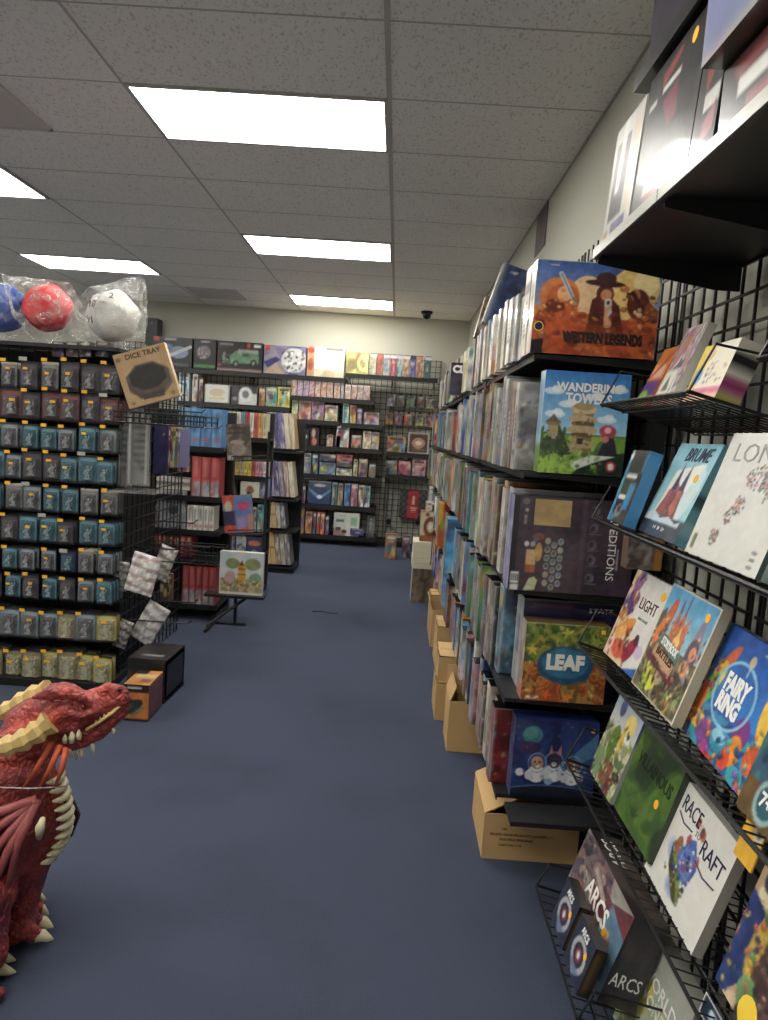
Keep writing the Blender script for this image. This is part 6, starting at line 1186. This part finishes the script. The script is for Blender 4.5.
b = MB(); b.box(0, 0, 0, .2, dd, .006).box(0, 0, ht2-.006, .2, dd, ht2).box(0, 0, .006, .006, dd, ht2-.006).box(.006, dd-.006, .006, .2, dd, ht2-.006); b.build('shell', bk, t)
link('front_panel', box_mesh('front_panel', .188, .006, ht2-.012, {'front': Art(14, 12, (70, 40, 36)).mottle(2, [(84, 46, 38), (50, 34, 34)], 3, .8).rect(0, 0, 1, .3, (30, 28, 28)).out()}, (40, 34, 34), 'print'), t, (.006, 0, .006))
MB().box(.198, 0.02, .03, .1995, dd-.02, ht2-.03).build('window', mat('dark_recess_shade', (16, 15, 17), rough=.2), t)  # dark sheet in the open side, standing for the shade of the recess
link('lid_print', box_mesh('lid_print', .12, .05, .0008, {'top': Art(12, 6, (60, 56, 58)).rect(.1, .3, .9, .5, (150, 146, 146)).out()}, (60, 56, 58), 'print'), t, (.05, .03, ht2+.0002))

# ------------------------------------------------------------------ the dragon statue
YD = 1.78
def D(px, py, dy=0.0): return at(px, py, y=YD+dy)
PXM = YD/F_PX
def chain(b, pts, n=14, sy=1.0):
    P = [D(q[0], q[1], q[3] if len(q) > 3 else 0) for q in pts]; b.tube(P, [q[2]*PXM for q in pts], n)
    for p, q in zip(P, pts): b.ball(p, q[2]*PXM*.985, n, 8)
b = MB()
chain(b, [(-70, 880, 62), (-30, 850, 60), (0, 830, 56), (14, 806, 50), (14, 778, 42), (14, 756, 32), (28, 732, 24)], 18)
chain(b, [(28, 726, 24), (50, 714, 25), (70, 711, 22), (92, 705, 17), (110, 699, 14.5), (117, 697, 13)], 16)
chain(b, [(40, 738, 20), (62, 741, 15), (82, 737, 12), (102, 727, 9), (116, 716, 8), (122, 708, 7)], 14)
chain(b, [(34, 698, 3, -.06), (52, 692, 7, -.05), (70, 692, 6, -.05), (86, 700, 5, -.045), (94, 707, 3, -.035)], 10); chain(b, [(34, 694, 3, .05), (52, 688, 6, .045), (72, 688, 5, .04), (86, 694, 4, .03)], 10); chain(b, [(44, 726, 8, -.055), (64, 712, 6, -.06), (80, 716, 5, -.05), (96, 712, 3, -.04)], 10)
chain(b, [(96, 697, 5, -.012), (108, 688, 6, -.012), (117, 689, 6, -.012), (123, 697, 5, -.005)], 10); chain(b, [(96, 697, 5, .016), (108, 688, 5.5, .018), (117, 690, 5.5, .018)], 8)
for q in ((60, 726, 9, -.045), (74, 728, 8, -.038), (100, 708, 6, -.03)): b.ball(D(q[0], q[1], q[3]), q[2]*PXM, 12, 8)
for k in range(4): chain(b, [(42-k*7, 704+k*9, 7, -.02*k), (18-k*9, 712+k*10, 2, -.02*k)], 8)
# legs: far foreleg, near foreleg, haunch
chain(b, [(30, 815, 36, .02), (26, 850, 31, .02), (18, 885, 25, .02), (14, 912, 22, .02), (18, 922, 15, .03)], 14)
foot = [((42, 899), (52, 926)), ]
def floorpt(px, py, z=.016): return at(px, py, z=z)
TO = [((20, 905), (36, 899), (45, 900)), ((20, 912), (38, 910), (48, 914)), ((18, 920), (40, 922), (52, 927)), ((14, 930), (38, 936), (52, 939))]
CL = []
for a0, a1, a2 in TO:
    p0_, p1_, p2_ = floorpt(*a0, .045), floorpt(*a1, .024), floorpt(*a2, .012); m1 = (p0_+p1_)/2+Vector((0, 0, .012))
    b.tube([p0_, m1, p1_], [.034, .029, .019], 10); b.ball(p1_, .0195, 10, 8); b.ball(m1, .0285, 10, 8); b.ball(p0_, .034, 10, 8); CL.append((p1_, p2_))
h1 = floorpt(-22, 952, .12); kn = h1+Vector((-.05, .05, .12))
b.tube([Vector(D(-40, 870, -.05)), kn, h1, floorpt(-12, 960, .04)], [.13, .11, .065, .045], 14); b.ball(kn, .11, 14, 8); b.ball(h1, .066, 12, 8)
for a1, a2 in (((-4, 957), (14, 960)), ((-6, 970), (14, 972))):
    p1_, p2_ = floorpt(*a1, .028), floorpt(*a2, .012); b.tube([floorpt(-22, a1[1]-2, .04), p1_], [.036, .024], 10); b.ball(p1_, .0245, 10, 8); b.ball(floorpt(-22, a1[1]-2, .04), .036, 10, 8); CL.append((p1_, p2_))
# tail sweeping forward at the bottom left
t0 = floorpt(-60, 985, .06); b.tube([Vector(D(-90, 900, 0)), floorpt(-80, 960, .09), t0, floorpt(-20, 1004, .035), floorpt(3, 992, .02)], [.12, .09, .06, .03, .010], 12); b.ball(t0, .06, 12, 8)
b.ball(Vector((D(-75, 880).x, YD, .16)), (.2, .17, .17), 16, 10)
tmp = b.build('tmp_dragon', M['black'])
rm = tmp.modifiers.new('r', 'REMESH'); rm.mode = 'VOXEL'; rm.voxel_size = .0055; sm = tmp.modifiers.new('s', 'SMOOTH'); sm.factor = .6; sm.iterations = 5
tx = bpy.data.textures.new('scale_cells', 'VORONOI'); tx.noise_scale = .022; tx.distance_metric = 'DISTANCE'
dm = tmp.modifiers.new('d', 'DISPLACE'); dm.texture = tx; dm.strength = .005; dm.mid_level = .4; dm.texture_coords = 'LOCAL'
tx2 = bpy.data.textures.new('muscle', 'CLOUDS'); tx2.noise_scale = .07; dm2 = tmp.modifiers.new('d2', 'DISPLACE'); dm2.texture = tx2; dm2.strength = .014; dm2.mid_level = .5; dm2.texture_coords = 'LOCAL'
body = evaluated(tmp); bpy.data.objects.remove(tmp)
def dragon_mat():
    m = bpy.data.materials.new('painted_dragon_skin'); m.use_nodes = True
    nt = m.node_tree; N = nt.nodes; L = nt.links; p = N['Principled BSDF']; tc = N.new('ShaderNodeTexCoord')
    v = N.new('ShaderNodeTexVoronoi'); v.inputs['Scale'].default_value = 62; v.feature = 'DISTANCE_TO_EDGE'; L.new(tc.outputs['Object'], v.inputs['Vector'])
    n = N.new('ShaderNodeTexNoise'); n.inputs['Scale'].default_value = 9; n.inputs['Detail'].default_value = 5; L.new(tc.outputs['Object'], n.inputs['Vector'])
    cr = N.new('ShaderNodeValToRGB'); e = cr.color_ramp.elements; e[0].position = .32; e[0].color = (*lin(rgb(104, 50, 62)), 1); e[1].position = .66; e[1].color = (*lin(rgb(186, 78, 66)), 1)
    q = cr.color_ramp.elements.new(.5); q.color = (*lin(rgb(156, 62, 60)), 1); L.new(n.outputs['Fac'], cr.inputs['Fac'])
    c2 = N.new('ShaderNodeValToRGB'); c2.color_ramp.elements[0].position = 0; c2.color_ramp.elements[0].color = (.35, .3, .32, 1); c2.color_ramp.elements[1].position = .16; c2.color_ramp.elements[1].color = (1, 1, 1, 1); L.new(v.outputs['Distance'], c2.inputs['Fac'])
    mx = N.new('ShaderNodeMix'); mx.data_type = 'RGBA'; mx.blend_type = 'MULTIPLY'; mx.inputs['Factor'].default_value = .68; L.new(cr.outputs[0], mx.inputs['A']); L.new(c2.outputs[0], mx.inputs['B']); L.new(mx.outputs['Result'], p.inputs['Base Color'])
    bp = N.new('ShaderNodeBump'); bp.inputs['Strength'].default_value = .9; bp.inputs['Distance'].default_value = .008; L.new(v.outputs['Distance'], bp.inputs['Height']); L.new(bp.outputs[0], p.inputs['Normal'])
    p.inputs['Roughness'].default_value = .5; return m
M['dragon'] = dragon_mat()
M['horn'] = mat('painted_horn', (200, 172, 112), rough=.5, var=.14, nscale=14, bump=.2); M['claw'] = mat('painted_claw', (214, 206, 170), rough=.4, var=.08)
M['frill'] = mat('orange_frill', (184, 84, 54), rough=.5, var=.2, nscale=20); M['wing'] = mat('dark_red_wing', (120, 52, 56), rough=.5, var=.3, nscale=16, bump=.4); M['rib'] = mat('pink_wing_rib', (158, 84, 82), rough=.5, var=.2, nscale=20, bump=.3)
M['darkwing'] = mat('dark_wing_tip', (30, 26, 34), rough=.4, var=.1)
dr = thing('dragon_statue', 'large red dragon statue with ringed cream horns in the lower left corner', 'statue', (D(0, 900).x, YD, 0))
OFF = Vector(dr.location)
body.materials.clear(); body.materials.append(M['dragon']); body.transform(Matrix.Translation(-OFF)); body.polygons.foreach_set('use_smooth', [True]*len(body.polygons))
link('body', body, dr)
def dpart(name, b, m_, smooth=True):
    me = b.mesh(name, m_, smooth); me.transform(Matrix.Translation(-OFF)); return link(name, me, dr)
def horn(pts, rads, seg):
    P = [Vector(D(*q)) for q in pts]; pp = []; rr = []; n = seg*3
    for i in range(n+1):
        t_ = i/n*(len(P)-1); k = min(int(t_), len(P)-2); f = t_-k; pp.append(P[k].lerp(P[k+1], f)); base = rads[k]*(1-f)+rads[k+1]*f; rr.append(base*PXM*[1.22, 1.06, .86][i % 3])
    # smooth path
    for _ in range(3): pp = [pp[0]]+[(pp[i-1]+pp[i]*2+pp[i+1])/4 for i in range(1, len(pp)-1)]+[pp[-1]]
    b = MB(); b.tube(pp, rr, 8); return b
dpart('horn', horn([(50, 722, -.085), (32, 736, -.105), (10, 746, -.12), (-22, 752, -.13), (-50, 744, -.13)], [11.5, 10.5, 9.5, 7, 3], 6), M['horn'], False)
dpart('horn', horn([(48, 690, .03), (30, 696, .035), (10, 709, .04), (-18, 726, .05), (-50, 736, .05)], [9.5, 9, 8.5, 7, 3], 6), M['horn'], False)
def tooth(px, py, dy, r, L_, dirx=0, dirz=1):
    b = MB(); p = Vector(D(px, py, dy)); d = Vector((dirx, 0, dirz)).normalized(); b.tube([p-d*L_*.5, p, p+d*L_*.35, p+d*L_*.6], [r*.7, r, r*.6, r*.1], 8); dpart('tooth', b, M['claw'])
for q in ((65, 739, -.052, .0075, .022), (72, 737, -.052, .009, .032), (79, 735, -.048, .008, .024)): tooth(*q)
for q in ((70, 753, -.03, .006, .022, .2, -1), (82, 754, -.025, .0065, .024, .1, -1), (93, 748, -.02, .006, .022, .2, -1), (114, 731, -.015, .006, .016, .2, -1), (76, 755, .03, .007, .026, .2, -1)): tooth(*q)
for k in range(7): tooth(96+k*4.2, 722.5-k*3.2, -.030+k*.002, .0036, .014, 0, 1 if k % 2 else -1)
b = MB(); b.tube([D(86, 730, -.045), D(100, 721.5, -.036), (D(112, 713, -.03)), D(123, 703, -.02)], [.004, .005, .005, .004], 6); dpart('mouth_line', b, M['horn'])
b = MB(); b.ball(D(84, 707, -.046), .0065, 10, 8); dpart('eye', b, mat('amber_eye', (90, 56, 24), rough=.15))
b = MB(); b.ball(D(119, 690, -.022), .005, 8, 6); dpart('nostril', b, M['ink'])
for k, (x0_, y0_, x1_, y1_) in enumerate(((52, 742, 20, 792), (60, 745, 38, 790), (66, 748, 54, 789))):
    b = MB(); b.tube([D(x0_, y0_, -.085), D((x0_+x1_)/2+2, (y0_+y1_)/2, -.115), D(x1_, y1_, -.10)], [.008, .0075, .0022], 8); dpart('cheek_frill', b, M['frill'])
SC_ = [(60, 778), (63, 787), (66, 796), (68, 805), (69.5, 814), (69.5, 823), (68, 832), (65, 841), (60, 849), (54, 857)]
for k, (px_, py_) in enumerate(SC_):
    b = MB(); p = Vector(D(px_-7, py_, 0)); b.tube([p+Vector((.004, -.042, .008)), p+Vector((.014, -.024, .003)), p+Vector((.019, 0, 0)), p+Vector((.014, .024, .003)), p+Vector((.004, .042, .008))], [.003, .009, .0105, .009, .003], 8); dpart('belly_plate', b, M['claw'])
for p1_, p2_ in CL:
    b = MB(); d = (p2_-p1_); b.tube([p1_-d*.1, p1_+d*.35+Vector((0, 0, .005)), p1_+d*.8, p2_+d*.1], [.017, .0155, .009, .002], 10); dpart('claw', b, M['claw'])
# wing folded along the near side
W0 = Vector(D(36, 800, -.12)); TIPS = [Vector(D(-60, 835, -.17)), Vector(D(-55, 872, -.18)), Vector(D(-40, 905, -.18)), Vector(D(-18, 915, -.17)), Vector(D(6, 892, -.15))]
for k, tpt in enumerate(TIPS):
    mid = W0.lerp(tpt, .45)+Vector((0, -.02, .012)); b = MB(); b.tube([W0, mid, tpt], [.013, .011, .005], 8); dpart('wing_rib', b, M['rib'])
b = MB()
for k in range(len(TIPS)-1):
    nS = 6; A_, B_ = TIPS[k], TIPS[k+1]; rows = []
    for i in range(nS+1):
        f = i/nS; l, r_ = W0.lerp(A_, f), W0.lerp(B_, f); rows.append([l.lerp(r_, q/4)+Vector((0, .018*math.sin(PI*q/4)*f, 0)) for q in range(5)])
    vs_ = [p for rr_ in rows for p in rr_]+[p+Vector((0, .006, 0)) for rr_ in rows for p in rr_]; n_ = len(rows)*5; fs = []
    for i in range(nS):
        for q in range(4): a_ = i*5+q; fs += [(a_, a_+1, a_+6, a_+5), (a_+n_+5, a_+n_+6, a_+n_+1, a_+n_)]
    b.add(vs_, fs)
me = b.mesh('wing_membrane', M['wing'], True, fix=False); me.transform(Matrix.Translation(-OFF)); link('wing_membrane', me, dr)
b = MB(); b.tube([D(39, 838, -.14), D(40, 828, -.150), D(43, 818, -.15)], [.007, .012, .006], 8); dpart('wing_claw', b, M['claw'])
b = MB(); b.prism([D(62, 796, .09), D(72, 800, .09), D(79, 817, .09), D(71, 838, .09), D(60, 842, .09)], (0, .012, 0)); dpart('far_wing_tip', b, M['darkwing'], False)
b = MB(); b.tube([D(-20, 784, -.16), D(0, 787.5, -.152), D(30, 788.5, -.150), D(60, 787, -.10), D(66, 786, 0)], .0016, 6); dpart('tie_wire', b, M['lip'])
# scrap on the carpet
p = at(325, 612, z=.004); b = MB(); b.tube([(-.10, .0, .0), (-.05, .015, 0), (0, .0, .002), (.04, -.02, 0), (.10, -.015, 0)], .004, 5); set_props(b.build('cable_scrap', M['black'], None, tuple(p)), 'thin black scrap of cable lying on the carpet in the aisle', 'cable')
